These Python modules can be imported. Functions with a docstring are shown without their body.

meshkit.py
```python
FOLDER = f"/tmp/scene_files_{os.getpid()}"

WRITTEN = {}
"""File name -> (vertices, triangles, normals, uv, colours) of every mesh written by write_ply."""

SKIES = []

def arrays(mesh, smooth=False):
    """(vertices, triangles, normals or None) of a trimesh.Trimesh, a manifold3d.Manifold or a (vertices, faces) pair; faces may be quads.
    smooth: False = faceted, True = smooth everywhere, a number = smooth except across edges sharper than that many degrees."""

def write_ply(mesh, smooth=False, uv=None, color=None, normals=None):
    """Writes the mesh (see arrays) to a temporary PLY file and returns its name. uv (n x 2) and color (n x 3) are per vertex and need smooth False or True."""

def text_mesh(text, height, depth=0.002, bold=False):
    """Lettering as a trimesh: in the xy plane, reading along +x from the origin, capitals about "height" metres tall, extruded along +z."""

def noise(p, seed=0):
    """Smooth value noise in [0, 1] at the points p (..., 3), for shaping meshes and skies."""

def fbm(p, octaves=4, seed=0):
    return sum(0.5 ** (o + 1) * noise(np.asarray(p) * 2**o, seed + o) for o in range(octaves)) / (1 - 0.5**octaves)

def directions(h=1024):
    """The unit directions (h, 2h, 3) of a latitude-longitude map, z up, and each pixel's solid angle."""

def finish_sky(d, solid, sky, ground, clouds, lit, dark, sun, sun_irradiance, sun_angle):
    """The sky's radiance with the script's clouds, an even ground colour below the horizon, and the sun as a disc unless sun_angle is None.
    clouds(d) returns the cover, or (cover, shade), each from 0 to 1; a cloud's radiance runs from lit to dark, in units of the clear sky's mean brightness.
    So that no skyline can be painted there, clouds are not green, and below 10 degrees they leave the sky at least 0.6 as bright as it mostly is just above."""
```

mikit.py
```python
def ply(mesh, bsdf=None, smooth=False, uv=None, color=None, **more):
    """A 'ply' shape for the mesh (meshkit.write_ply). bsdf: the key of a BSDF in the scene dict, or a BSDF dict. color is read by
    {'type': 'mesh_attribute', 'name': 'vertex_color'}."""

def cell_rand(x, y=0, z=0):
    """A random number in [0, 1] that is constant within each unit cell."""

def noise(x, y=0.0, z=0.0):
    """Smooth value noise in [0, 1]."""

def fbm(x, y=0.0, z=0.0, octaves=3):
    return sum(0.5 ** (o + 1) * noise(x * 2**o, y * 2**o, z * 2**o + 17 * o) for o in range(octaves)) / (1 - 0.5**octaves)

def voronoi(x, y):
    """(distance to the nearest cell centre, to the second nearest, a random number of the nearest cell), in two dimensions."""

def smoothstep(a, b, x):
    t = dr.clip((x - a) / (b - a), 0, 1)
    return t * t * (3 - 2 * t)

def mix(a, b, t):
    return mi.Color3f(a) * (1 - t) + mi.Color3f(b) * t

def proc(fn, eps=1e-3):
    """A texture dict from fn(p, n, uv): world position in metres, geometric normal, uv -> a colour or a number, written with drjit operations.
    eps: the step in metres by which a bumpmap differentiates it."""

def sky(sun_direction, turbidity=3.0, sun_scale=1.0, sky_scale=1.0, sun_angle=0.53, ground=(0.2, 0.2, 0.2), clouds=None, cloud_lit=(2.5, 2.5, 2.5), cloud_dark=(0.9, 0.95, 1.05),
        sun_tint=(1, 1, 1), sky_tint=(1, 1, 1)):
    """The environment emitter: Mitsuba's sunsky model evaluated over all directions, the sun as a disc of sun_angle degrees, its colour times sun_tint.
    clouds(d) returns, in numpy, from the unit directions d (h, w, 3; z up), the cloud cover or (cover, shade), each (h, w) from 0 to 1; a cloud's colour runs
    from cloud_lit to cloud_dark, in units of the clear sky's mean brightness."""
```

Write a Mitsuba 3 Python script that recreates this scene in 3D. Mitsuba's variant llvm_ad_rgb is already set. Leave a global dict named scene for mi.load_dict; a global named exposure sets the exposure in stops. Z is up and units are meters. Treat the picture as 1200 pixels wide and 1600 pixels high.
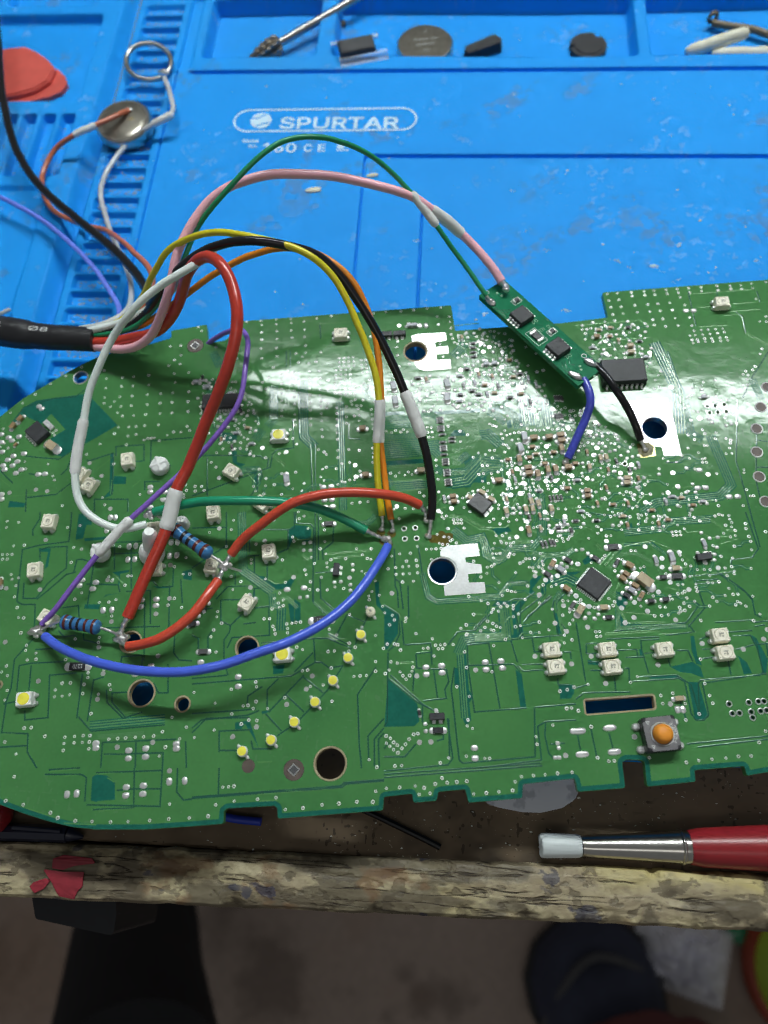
import math, random
import numpy as np
import trimesh
import shapely.geometry as sg
from shapely.ops import unary_union
import drjit as dr
import mitsuba as mi
import mikit, meshkit
from mikit import proc, fbm, noise, voronoi, smoothstep, mix, cell_rand

T = mi.ScalarTransform4f
scene, labels = {}, {}
random.seed(7)
rng = np.random.default_rng(7)

# ---------------------------------------------------------------- camera, light, exposure
F_PX = 1202.0                       # focal length of the phone lens, in pixels of the 1200 x 1600 photograph
CAM = np.array([0.0, 0.0, 0.159])
# rows: right, down, forward of the camera in the world (world x runs along the mat's long grooves, y away from the bench edge)
CAM_R = np.array([[0.99706419, 0.05706267, -0.05105734], [0.03233618, -0.91821984, -0.39474891], [-0.06940729, 0.39193901, -0.91736931]])
m = np.eye(4)
m[:3, 0], m[:3, 1], m[:3, 2], m[:3, 3] = -CAM_R[0], -CAM_R[1], CAM_R[2], CAM
exposure = 0.08
scene['camera'] = dict(type='thinlens', to_world=T(m), fov=math.degrees(2 * math.atan(600 / F_PX)), fov_axis='x', near_clip=0.01, far_clip=20.0,
                       aperture_radius=0.0010, focus_distance=0.156)
# the workshop's tube lamp above the far side of the bench, seen mirrored in the board, and the dim grey room round it
scene['tube_lamp'] = dict(type='cylinder', p0=[-0.245, 0.530, 0.70], p1=[0.44, 0.516, 0.70], radius=0.013,
                          emitter=dict(type='area', radiance=dict(type='rgb', value=[104, 113, 112])))
scene['room_light'] = dict(type='constant', radiance=dict(type='rgb', value=[0.140, 0.146, 0.148]))
scene['ceiling_lamp'] = dict(type='rectangle', to_world=T().translate([0.25, -1.0, 1.9]).rotate([1, 0, 0], 180).scale([0.6, 0.2, 1]),
                             emitter=dict(type='area', radiance=dict(type='rgb', value=[1.6, 1.6, 1.55])))


def at(x, y, z=0.0):
    """The point of the plane of height z that lies at a place of the photograph."""
    d = CAM_R.T @ np.array([x - 600.0, y - 800.0, F_PX])
    return CAM + d * (z - CAM[2]) / d[2]


def depth(p):
    return float((CAM_R @ (np.asarray(p) - CAM))[2])


ZB = 0.009          # top face of the big circuit board (the mat's top face is z = 0)
ZBENCH = -0.007
BOARD_ANGLE = 7.8
MM = 0.001


def pts(s, o=(0, 0, 1), z=ZB):
    """'x,y x,y ...' read off the photograph (enlarged o[2] times from the corner o[:2]) -> points of the plane z."""
    out = []
    for w in s.split():
        a, b = w.split(',')
        out.append(at(o[0] + float(a) / o[2], o[1] + float(b) / o[2], z))
    return np.array(out)


# ---------------------------------------------------------------- entries of the scene
def numbered(name):
    if not any(k == name or k.startswith(name + '__') for k in scene) and name not in labels:
        return name
    i = 1
    while any(k == f'{name}_{i:03d}' or k.startswith(f'{name}_{i:03d}__') for k in scene) or f'{name}_{i:03d}' in labels:
        i += 1
    return f'{name}_{i:03d}'


_count = {}


def put(name, shape, parent=None, kind=None):
    """One entry of the scene; under a parent its key starts with the parent's."""
    base = f'{parent}__{name}' if parent else name
    n = _count.get(base, 0)
    _count[base] = n + 1
    key = base if n == 0 else f'{base}_{n:03d}'
    scene[key] = shape
    if kind:
        labels[key] = {'kind': kind}
    return key


def thing(name, label, category, group=None):
    n = _count.get(name, 0)
    _count[name] = n + 1
    key = name if n == 0 else f'{name}_{n:03d}'
    labels[key] = {'label': label, 'category': category}
    if group:
        labels[key]['group'] = group
    return key


# ---------------------------------------------------------------- mesh helpers
def concat(ms):
    vs, fs, n = [], [], 0
    for mm in ms:
        v, f = (mm.vertices, mm.faces) if hasattr(mm, 'vertices') else mm
        vs.append(np.asarray(v)); fs.append(np.asarray(f) + n); n += len(v)
    return trimesh.Trimesh(np.vstack(vs), np.vstack(fs), process=False)


def box(lx, ly, lz, c=0.0, z0=0.0, at_=(0, 0), taper=0.0):
    """A box with chamfered edges, its bottom at z0; taper narrows the top."""
    x, y, p = lx / 2, ly / 2, []
    if c <= 0:
        for sx in (-1, 1):
            for sy in (-1, 1):
                p += [(sx * x, sy * y, 0), (sx * (x - taper), sy * (y - taper), lz)]
    else:
        for sx in (-1, 1):
            for sy in (-1, 1):
                for top in (0, 1):
                    xx, yy = x - taper * top, y - taper * top
                    zt, zc = (lz, lz - c) if top else (0, c)
                    p += [(sx * (xx - c), sy * (yy - c), zt), (sx * xx, sy * (yy - c), zc), (sx * (xx - c), sy * yy, zc)]
    mesh = trimesh.convex.convex_hull(np.array(p))
    mesh.apply_translation([at_[0], at_[1], z0])
    return mesh


def lathe(profile, n=20, axis='z'):
    """Profile [(r, z)] turned round z."""
    pr = np.array(profile, float)
    a = np.arange(n) * 2 * np.pi / n
    v = np.stack([pr[:, 0][:, None] * np.cos(a), pr[:, 0][:, None] * np.sin(a), np.repeat(pr[:, 1][:, None], n, 1)], -1).reshape(-1, 3)
    f = []
    for i in range(len(pr) - 1):
        for j in range(n):
            k = (j + 1) % n
            a0, b0, a1, b1 = i * n + j, i * n + k, (i + 1) * n + j, (i + 1) * n + k
            f += [(a0, b0, b1), (a0, b1, a1)]
    mesh = trimesh.Trimesh(v, f, process=False)
    if axis == 'x':
        mesh.apply_transform(trimesh.transformations.rotation_matrix(np.pi / 2, [0, 1, 0]))
    return mesh


def spline(ctrl, per=14):
    p = np.asarray(ctrl, float)
    q = np.vstack([2 * p[0] - p[1], p, 2 * p[-1] - p[-2]])
    out = []
    for i in range(1, len(q) - 2):
        p0, p1, p2, p3 = q[i - 1], q[i], q[i + 1], q[i + 2]
        # centripetal, so that the curve does not overshoot
        t0 = 0; t1 = t0 + np.linalg.norm(p1 - p0) ** .5; t2 = t1 + np.linalg.norm(p2 - p1) ** .5; t3 = t2 + np.linalg.norm(p3 - p2) ** .5
        for t in np.linspace(t1, t2, per, endpoint=False):
            a1 = (t1 - t) / (t1 - t0) * p0 + (t - t0) / (t1 - t0) * p1
            a2 = (t2 - t) / (t2 - t1) * p1 + (t - t1) / (t2 - t1) * p2
            a3 = (t3 - t) / (t3 - t2) * p2 + (t - t2) / (t3 - t2) * p3
            b1 = (t2 - t) / (t2 - t0) * a1 + (t - t0) / (t2 - t0) * a2
            b2 = (t3 - t) / (t3 - t1) * a2 + (t - t1) / (t3 - t1) * a3
            out.append((t2 - t) / (t2 - t1) * b1 + (t - t1) / (t2 - t1) * b2)
    out.append(p[-1])
    return np.array(out)


def tube(path, radius, n=14, cap=True, frame=None):
    p = np.asarray(path, float)
    r = np.broadcast_to(radius, (len(p),))
    t = np.gradient(p, axis=0)
    t /= np.linalg.norm(t, axis=1, keepdims=True) + 1e-15
    u = np.cross(t[0], [0, 0, 1.0] if abs(t[0][2]) < .9 else [1, 0, 0])
    u /= np.linalg.norm(u)
    ring, a = [], np.arange(n) * 2 * np.pi / n
    for i in range(len(p)):
        u = u - t[i] * (u @ t[i]); u /= np.linalg.norm(u)
        w = np.cross(t[i], u)
        ring.append(p[i] + r[i] * (np.cos(a)[:, None] * u + np.sin(a)[:, None] * w))
    v = np.vstack(ring)
    f = []
    for i in range(len(p) - 1):
        for j in range(n):
            k = (j + 1) % n
            f += [(i * n + j, i * n + k, (i + 1) * n + k), (i * n + j, (i + 1) * n + k, (i + 1) * n + j)]
    if cap:
        c0, c1 = len(v), len(v) + 1
        v = np.vstack([v, p[0], p[-1]])
        for j in range(n):
            k = (j + 1) % n
            f += [(c0, k, j), (c1, (len(p) - 1) * n + j, (len(p) - 1) * n + k)]
    return trimesh.Trimesh(v, f, process=False)


def blob(center, r, seed=0, squash=(1, 1, 1), amount=.25, sub=2):
    s = trimesh.creation.icosphere(sub, 1.0)
    v = s.vertices.copy()
    v *= (1 + amount * (meshkit.fbm(v * 1.6 + seed * 3.1, 2, seed) - .5) * 2)[:, None]
    return trimesh.Trimesh(v * np.array(squash) * r + np.asarray(center), s.faces, process=False)


def miter(path, off):
    """A polyline of the plane moved sideways by off, keeping its corners."""
    p = np.asarray(path, float)[:, :2]
    d = np.diff(p, axis=0)
    d /= np.linalg.norm(d, axis=1, keepdims=True) + 1e-15
    nn = np.stack([-d[:, 1], d[:, 0]], 1)
    out = []
    for i in range(len(p)):
        a = nn[max(i - 1, 0)]; b = nn[min(i, len(nn) - 1)]
        h = a + b
        h /= max(h @ h, .5) / 2 + 1e-12
        out.append(p[i] + h * off)
    return np.array(out)


RP = np.array([(-1, 0), (-.55, .8), (0, 1), (.55, .8), (1, 0)])


def ridge(path, w, h, z0):
    """A low rounded ridge along a polyline: a copper track (or the gap in a copper plane) under the lacquer."""
    rows = []
    for o, up in RP:
        q = miter(path, o * w / 2)
        rows.append(np.column_stack([q, np.full(len(q), z0 + up * h)]))
    n, k = len(path), len(RP)
    v = np.stack(rows, 1).reshape(-1, 3)
    f = []
    for i in range(n - 1):
        for j in range(k - 1):
            a, b, c, d = i * k + j, i * k + j + 1, (i + 1) * k + j + 1, (i + 1) * k + j
            f += [(a, c, b), (a, d, c)]
    return v, np.array(f)


def sheet(poly, z0, th):
    """A shapely polygon as a thin plate."""
    ms = []
    for g in getattr(poly, 'geoms', [poly]):
        if g.area > 1e-9 and g.geom_type == 'Polygon':
            e = trimesh.creation.extrude_polygon(g, th, engine='earcut')
            e.apply_translation([0, 0, z0]); ms.append(e)
    return concat(ms)


def place(x, y, z, deg, tilt=None):
    t = T().translate([float(x), float(y), float(z)])
    if tilt is not None:
        t = t @ tilt
    return t.rotate([0, 0, 1], float(deg))


# ---------------------------------------------------------------- materials
def rgb(*c):
    return {'type': 'rgb', 'value': list(map(float, c))}


def mat(key, color, rough=.5, metallic=0.0, spec=.5, bump=None, clear=0.0, **more):
    b = dict(type='principled', base_color=color if isinstance(color, dict) else rgb(*color), roughness=rough, metallic=metallic, specular=spec, **more)
    if clear:
        b['clearcoat'] = clear; b['clearcoat_gloss'] = .9
    if bump is not None:
        b = dict(type='bumpmap', nested=b, arbitrary=bump[0], scale=bump[1])
    scene[key] = dict(type='twosided', nested=b)
    return key


def speckle(base, amount=.12, freq=900.0):
    return proc(lambda p, n, uv: mi.Color3f(base) * (1 - amount + 2 * amount * fbm(p.x * freq, p.y * freq, p.z * freq)))


def c_mask(p, n, uv):
    cloud = fbm(p.x * 90, p.y * 90, 2.0)
    weave = noise(p.x * 2600, p.y * 2600, 5.0)
    dust = smoothstep(.80, .90, noise(p.x * 1500, p.y * 1500, 9.0)) * smoothstep(.5, .7, fbm(p.x * 60, p.y * 60, 3.0))
    c = mix((.050, .176, .056), (.072, .220, .070), cloud) * (.97 + .06 * weave)
    return mix(c, (.13, .22, .13), dust * .25)


def c_teal(p, n, uv):
    return mix((.010, .105, .075), (.014, .125, .088), fbm(p.x * 400, p.y * 400, 1.0)) * (.92 + .16 * noise(p.x * 2600, p.y * 2600, 5.0))


def c_mat(p, n, uv):
    x, y = p.x * .8 + p.y * .6, p.y * .8 - p.x * .6
    base = mix((.004, .255, .74), (.008, .295, .82), fbm(x * 35, y * 35, 1.0))
    stain = smoothstep(.62, .80, fbm(x * 60, y * 100, 4.0, 6)) * smoothstep(.40, .62, fbm(x * 500, y * 500, 2.0, 3))
    worn = smoothstep(.50, .85, fbm(x * 22 + 9, y * 26, 7.0, 6))
    fleck = smoothstep(.66, .72, fbm(x * 520, y * 620, 3.0, 4)) * smoothstep(.52, .64, fbm(x * 70, y * 70, 8.0))
    c = mix(base, (.05, .27, .55), worn * .45)
    c = mix(c, (.13, .16, .20), stain * .40)
    c = mix(c, (.45, .6, .75), fleck * .14)
    return c


def c_lip(p, n, uv):
    a = fbm(p.x * 140, p.y * 500, p.z * 500, 6)
    fine = fbm(p.x * 900, p.y * 1600, p.z * 900, 4)
    blotch = fbm(p.x * 70 + 5, p.y * 150, 3.0, 6)
    grime = smoothstep(.42, .58, fbm(p.x * 120 + 5, p.y * 260, 11.0, 7))
    pits = smoothstep(.56, .66, fbm(p.x * 420, p.y * 700, 13.0, 5))
    split = (1 - smoothstep(.0, .030, dr.abs(fbm(p.x * 45, p.y * 620, 31.0, 5) - .5))) * smoothstep(.46, .56, fbm(p.x * 80, p.y * 200, 19.0, 3))
    yellow = smoothstep(.44, .62, fbm(p.x * 45 + 3, p.y * 90, 21.0, 5)) * smoothstep(-.01, .05, p.x + .05 * (fbm(p.x * 60, p.y * 150, 2.0) - .5))
    rust = smoothstep(.66, .76, fbm(p.x * 100, p.y * 160, 41.0, 6))
    ink = smoothstep(.70, .74, fbm(p.x * 130 + 20, p.y * 200, 51.0, 6))
    c = mix((.22, .172, .095), (.47, .405, .250), smoothstep(.3, .7, .6 * a + .4 * fine))
    c = mix(c, (.28, .225, .15), smoothstep(.42, .62, blotch) * .6)
    c = mix(c, (.48, .40, .14), yellow * .6)
    c = mix(c, (.085, .068, .045), grime * .80)
    c = mix(c, (.075, .058, .036), pits * .6)
    c = mix(c, (.035, .026, .018), split * .85)
    c = mix(c, (.17, .075, .025), rust * .5)
    return mix(c, (.025, .03, .06), ink * .7)


def h_lip(p, n, uv):
    split = (1 - smoothstep(.0, .030, dr.abs(fbm(p.x * 45, p.y * 620, 31.0, 5) - .5))) * smoothstep(.46, .56, fbm(p.x * 80, p.y * 200, 19.0, 3))
    return fbm(p.x * 300, p.y * 800, p.z * 600, 6) - .6 * split - .35 * smoothstep(.56, .66, fbm(p.x * 420, p.y * 700, 13.0, 5))


def c_bench(p, n, uv):
    c = mix((.13, .092, .058), (.21, .155, .100), fbm(p.x * 160, p.y * 200, 2.0, 4))
    dark = smoothstep(.5, .7, fbm(p.x * 60, p.y * 90, 9.0, 4))
    grit = smoothstep(.78, .86, noise(p.x * 1400, p.y * 1400, 1.0)) * smoothstep(.45, .62, fbm(p.x * 150, p.y * 150, 5.0))
    fleck = smoothstep(.93, .96, noise(p.x * 2600, p.y * 2600, 11.0)) * smoothstep(.52, .62, fbm(p.x * 120, p.y * 120, 15.0))
    c = mix(c, (.045, .036, .028), dark * .75)
    c = mix(c, (.02, .016, .012), grit * .6)
    return mix(c, (.5, .45, .35), fleck * .6)


def c_floor(p, n, uv):
    c = mix((.25, .190, .155), (.36, .280, .235), fbm(p.x * 6, p.y * 6, 1.0, 5))
    s = smoothstep(.55, .75, fbm(p.x * 14 + 4, p.y * 14, 5.0, 5))
    r = smoothstep(.55, .75, fbm(p.x * 7, p.y * 7 + 7, 8.0, 4))
    c = mix(c, (.10, .07, .055), s * .6)
    return mix(c, (.25, .15, .095), r * .5) * (.92 + .16 * noise(p.x * 300, p.y * 300, 1.0))


mat('m_mask', proc(c_mask), .115, spec=.20, bump=(proc(lambda p, n, uv: 3 * fbm(p.x * 170, p.y * 200, 0.0, 2) + .6 * fbm(p.x * 700, p.y * 900, 5.0, 2), 1e-4), .000018))
mat('m_teal', proc(c_teal), .115, spec=.20, bump=(proc(lambda p, n, uv: 3 * fbm(p.x * 170, p.y * 200, 3.0, 2) + .6 * fbm(p.x * 700, p.y * 900, 5.0, 2), 1e-4), .000018))
mat('m_gap', (.010, .080, .050), .14, spec=.8)
mat('m_track', (.075, .225, .065), .13, spec=1.0)
mat('m_trackfine', (.080, .225, .085), .13, spec=1.0)
mat('m_solder', speckle((.80, .80, .79), .06, 2500), .30, .72)
mat('m_tin', speckle((.62, .63, .62), .10, 3000), .27, .9)
mat('m_via', (.78, .79, .77), .26, .65)
mat('m_tindull', speckle((.36, .37, .35), .15, 1800), .5, .5)
mat('m_wireend', (.80, .79, .77), .20, .92)
mat('m_gold', speckle((.72, .55, .20), .25, 1500), .35, .9)
mat('m_fr4', speckle((.30, .25, .15), .2, 1500), .7)
mat('m_ledbody', speckle((.78, .74, .60), .06), .45)
mat('m_ledwhite', speckle((.78, .78, .74), .05), .42)
mat('m_lens', speckle((.60, .57, .41), .06, 1500), .3)
mat('m_die', (.26, .25, .20), .4)
mat('m_phosphor', speckle((.76, .70, .07), .10, 1200), .3)
mat('m_chip', speckle((.028, .029, .033), .15, 3000), .52, spec=.4)
mat('m_chipgrey', speckle((.060, .060, .062), .10, 3000), .45)
mat('m_capbrown', speckle((.27, .175, .085), .12, 2500), .45)
mat('m_captan', speckle((.40, .32, .20), .10, 2500), .45)
mat('m_capgrey', speckle((.34, .35, .38), .08, 2500), .4)
mat('m_resblack', (.022, .023, .026), .35)
mat('m_print', (.62, .63, .62), .6)
mat('m_printdim', (.24, .42, .28), .6)
mat('m_fidu', speckle((.085, .062, .050), .15), .5)
mat('m_nylon', speckle((.72, .73, .71), .04), .38)
mat('m_flux', speckle((.10, .085, .012), .3, 1500), .12)
mat('m_steelcover', speckle((.30, .29, .30), .12, 2500), .32, .9)
mat('m_button', speckle((.75, .27, .025), .05), .5)
mat('m_silicone', proc(c_mat), .60, spec=.2, bump=(proc(lambda p, n, uv: fbm(p.x * 900, p.y * 900, p.z * 900, 3), 1e-4), .00012))
mat('m_matprint', speckle((.48, .66, .80), .10, 800), .6)
mat('m_scuff', speckle((.52, .66, .76), .2, 1500), .5)
mat('m_seam', speckle((.20, .165, .11), .3, 900), .8)
mat('m_dust', speckle((.24, .30, .37), .3, 1500), .8)
mat('m_bench', proc(c_bench), .75, spec=.25, bump=(proc(lambda p, n, uv: fbm(p.x * 1200, p.y * 1200, 0.0, 3), 1e-4), .0002))
mat('m_lip', proc(c_lip), .55, spec=.4, bump=(proc(h_lip, 1e-4), .00045))
mat('m_redpaint', speckle((.25, .022, .034), .22, 900), .4)
mat('m_floor', proc(c_floor), .7)
# cable insulation
WIRE = dict(red=(.44, .034, .018), orange_red=(.54, .060, .028), pink=(.78, .40, .46), green=(.008, .25, .125), thin_green=(.005, .22, .09),
            yellow=(.58, .50, .012), orange=(.66, .21, .012), black=(.011, .011, .012), purple=(.20, .10, .46), blue=(.06, .12, .66), navy=(.045, .06, .40),
            lilac=(.14, .20, .72), rust=(.45, .12, .055), grey=(.46, .47, .48), white=(.68, .74, .70))
for k, v in WIRE.items():
    mat('m_w_' + k, speckle(v, .05, 700), .27, spec=.7, bump=(proc(lambda p, n, uv: fbm(p.x * 700, p.y * 700, p.z * 700, 2), 1e-4), .00005))
mat('m_w_black', (.006, .006, .007), .18, spec=.5)
mat('m_sleeve', speckle((.66, .66, .64), .05, 600), .45, bump=(proc(lambda p, n, uv: fbm(p.x * 500, p.y * 500, p.z * 500, 2), 1e-4), .00025))
mat('m_shrink', speckle((.012, .012, .014), .1, 600), .42, bump=(proc(lambda p, n, uv: fbm(p.x * 350, p.y * 350, p.z * 350, 3), 1e-4), .0003))
mat('m_cable', (.005, .005, .006), .12, spec=.6)
mat('m_bracket', speckle((.006, .007, .011), .2, 400), .5)
mat('m_resblue', speckle((.040, .165, .36), .06, 900), .25)
mat('m_bandbrown', (.085, .018, .016), .3)
mat('m_bandblack', (.010, .010, .014), .3)
mat('m_steel', speckle((.50, .48, .44), .1, 2000), .20, 1.0)
mat('m_celltop', speckle((.27, .25, .21), .18, 1200), .26, .9)
mat('m_burr', speckle((.30, .27, .23), .25, 2500), .4, .9)
mat('m_rubber', speckle((.016, .016, .018), .2, 900), .7)
mat('m_wax', speckle((.62, .60, .48), .14, 700), .55)
mat('m_redrubber', speckle((.55, .075, .055), .08, 400), .5)
mat('m_dirtymetal', speckle((.16, .13, .09), .3, 1200), .5, .4)
mat('m_crumb', speckle((.55, .56, .50), .2, 900), .6)
mat('m_adapter', proc(lambda p, n, uv: mix((.006, .135, .060), (.010, .165, .075), fbm(p.x * 500, p.y * 500, p.z * 500))), .13)
mat('m_adaptertrack', (.008, .115, .055), .14)
mat('m_brushred', speckle((.24, .014, .018), .06, 300), .3)
mat('m_bristle', proc(lambda p, n, uv: mix((.62, .66, .66), (.46, .50, .50), fbm(p.x * 120, p.y * 2600, p.z * 2600))), .45)
mat('m_petal', proc(lambda p, n, uv: mix((.74, .75, .79), (.52, .53, .57), smoothstep(.55, .75, fbm(p.x * 500, p.y * 500, 1.0, 4)))), .5)
mat('m_navyplastic', speckle((.012, .014, .030), .2, 400), .35)
mat('m_bluescrap', speckle((.02, .045, .40), .1, 500), .4)
mat('m_shoe', speckle((.022, .026, .050), .3, 60), .8)
mat('m_shoetrim', speckle((.055, .055, .06), .3, 60), .8)
mat('m_trouser', speckle((.006, .006, .008), .3, 40), .9)
mat('m_darkred', speckle((.075, .014, .014), .2, 30), .7)
mat('m_hiviz', speckle((.42, .60, .04), .08, 40), .5)
mat('m_hivizred', speckle((.30, .04, .015), .08, 40), .5)
scene['m_bag'] = dict(type='blendbsdf', weight=.8, a=dict(type='thindielectric'), b=dict(type='twosided', nested=dict(type='principled', base_color=rgb(.88, .88, .95), roughness=.14, specular=.9)))
labels['ceiling_lamp'] = {'label': 'dim ceiling lamp of the room above and behind the bench', 'category': 'lamp'}
labels['tube_lamp'] = {'label': 'white tube lamp above the far side of the bench, mirrored in the green board', 'category': 'lamp'}

# ---------------------------------------------------------------- the floor far below, the bench
fl = trimesh.Trimesh([(-4, -4, -.75), (4, -4, -.75), (4, 4, -.75), (-4, 4, -.75)], [(0, 1, 2), (0, 2, 3)], process=False)
put('floor', mikit.ply(fl, 'm_floor'), kind='structure')
wb = thing('workbench', 'worn brown workbench top with a chipped cream painted front edge under the mat', 'workbench')
top = box(1.5, .60, .018, 0.0005)
top.apply_translation([0, .30 - .0035, ZBENCH - .018])
put('tabletop', mikit.ply(top, 'm_bench'), wb)


def lip_mesh():
    """The bench's worn wooden edging: a rounded bar, dented and chipped along its length."""
    a0, a1 = at(0, 1312, -.005), at(1200, 1364, -.005)
    b0, b1 = at(0, 1403, -.005), at(1200, 1458, -.005)
    prof = [(-.04, -1.9), (0, -.35), (.02, -.10), (.06, 0), (.2, .06), (.4, .08), (.6, .07), (.8, .04), (.93, 0), (.98, -.10), (1, -.35), (1.0, -1.9)]
    k = []
    for i in range(len(prof) - 1):
        for t in np.linspace(0, 1, 5, endpoint=False):
            k.append((np.array(prof[i]) * (1 - t) + np.array(prof[i + 1]) * t))
    k.append(np.array(prof[-1])); k = np.array(k)
    xs = np.linspace(-.25, .25, 700)
    s = (xs - a0[0]) / (a1[0] - a0[0])
    ya = a0[1] + s * (a1[1] - a0[1]); yb = b0[1] + s * (b1[1] - b0[1])
    V = np.stack([np.repeat(xs[:, None], len(k), 1), ya[:, None] + (yb - ya)[:, None] * k[:, 0], -.0045 + .010 * np.repeat(k[None, :, 1], len(xs), 0)], -1)
    q = V.copy()
    n1 = meshkit.fbm(np.stack([q[..., 0] * 140, q[..., 1] * 330, q[..., 2] * 200], -1), 4, 3) - .5
    n2 = meshkit.fbm(np.stack([q[..., 0] * 60, q[..., 1] * 900, q[..., 2] * 200], -1), 3, 9)
    edge = meshkit.fbm(np.stack([q[..., 0] * 200, q[..., 1] * 0, q[..., 2] * 0], -1), 4, 5) - .5
    chips = np.clip(meshkit.fbm(np.stack([q[..., 0] * 420, q[..., 1] * 0 + (k[None, :, 0] > .5) * 9.0, q[..., 2] * 0], -1), 3, 21) - .56, 0, 1) / .3
    rim = np.exp(-((k[None, :, 0] - np.round(k[None, :, 0])) / .16) ** 2)
    V[..., 2] += .0008 * n1 - .0012 * np.clip(n2 - .60, 0, 1) / .4 - .0022 * chips * rim
    V[..., 1] += .0006 * edge
    n, w = len(xs), len(k)
    i, j = np.meshgrid(np.arange(n - 1), np.arange(w - 1), indexing='ij')
    a = (i * w + j).ravel(); b = a + 1; c = a + w + 1; d = a + w
    return trimesh.Trimesh(V.reshape(-1, 3), np.vstack([np.stack([a, b, c], 1), np.stack([a, c, d], 1)]), process=False)


lip = lip_mesh()
if lip.face_normals[:, 2].mean() < 0:
    lip.invert()
put('edge_strip', mikit.ply(lip, 'm_lip', smooth=True), wb)


def lipz(x, y):
    v = np.asarray(lip.vertices)
    d = (v[:, 0] - x) ** 2 + (v[:, 1] - y) ** 2
    return v[np.argsort(d)[:6], 2].max()


for s in ("345,570 400,550 575,570 590,590 470,605 400,630 340,620", "290,640 400,655 525,655 515,735 480,770 455,815 370,795 345,740 330,700", "195,740 215,720 290,695 310,705 270,750 215,775"):
    q = pts(s, (0, 1200, 4), -.004)[:, :2]
    g = sg.Polygon(q).buffer(.0002)
    e = trimesh.creation.extrude_polygon(g, .00025, engine='earcut').subdivide().subdivide()
    v = np.array(e.vertices)
    zz = np.array([lipz(a, b) for a, b in v[:, :2]])
    v[:, 2] += zz + .0001
    put('paint_patch', mikit.ply(trimesh.Trimesh(v, e.faces, process=False), 'm_redpaint', smooth=40), wb)
    labels['workbench__paint_patch'] = {'label': 'red paint patches on the cream bench edge'}

# ---------------------------------------------------------------- the blue silicone mat: one moulding, two height fields that meet at the seam
SEAM = -.1022


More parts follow.
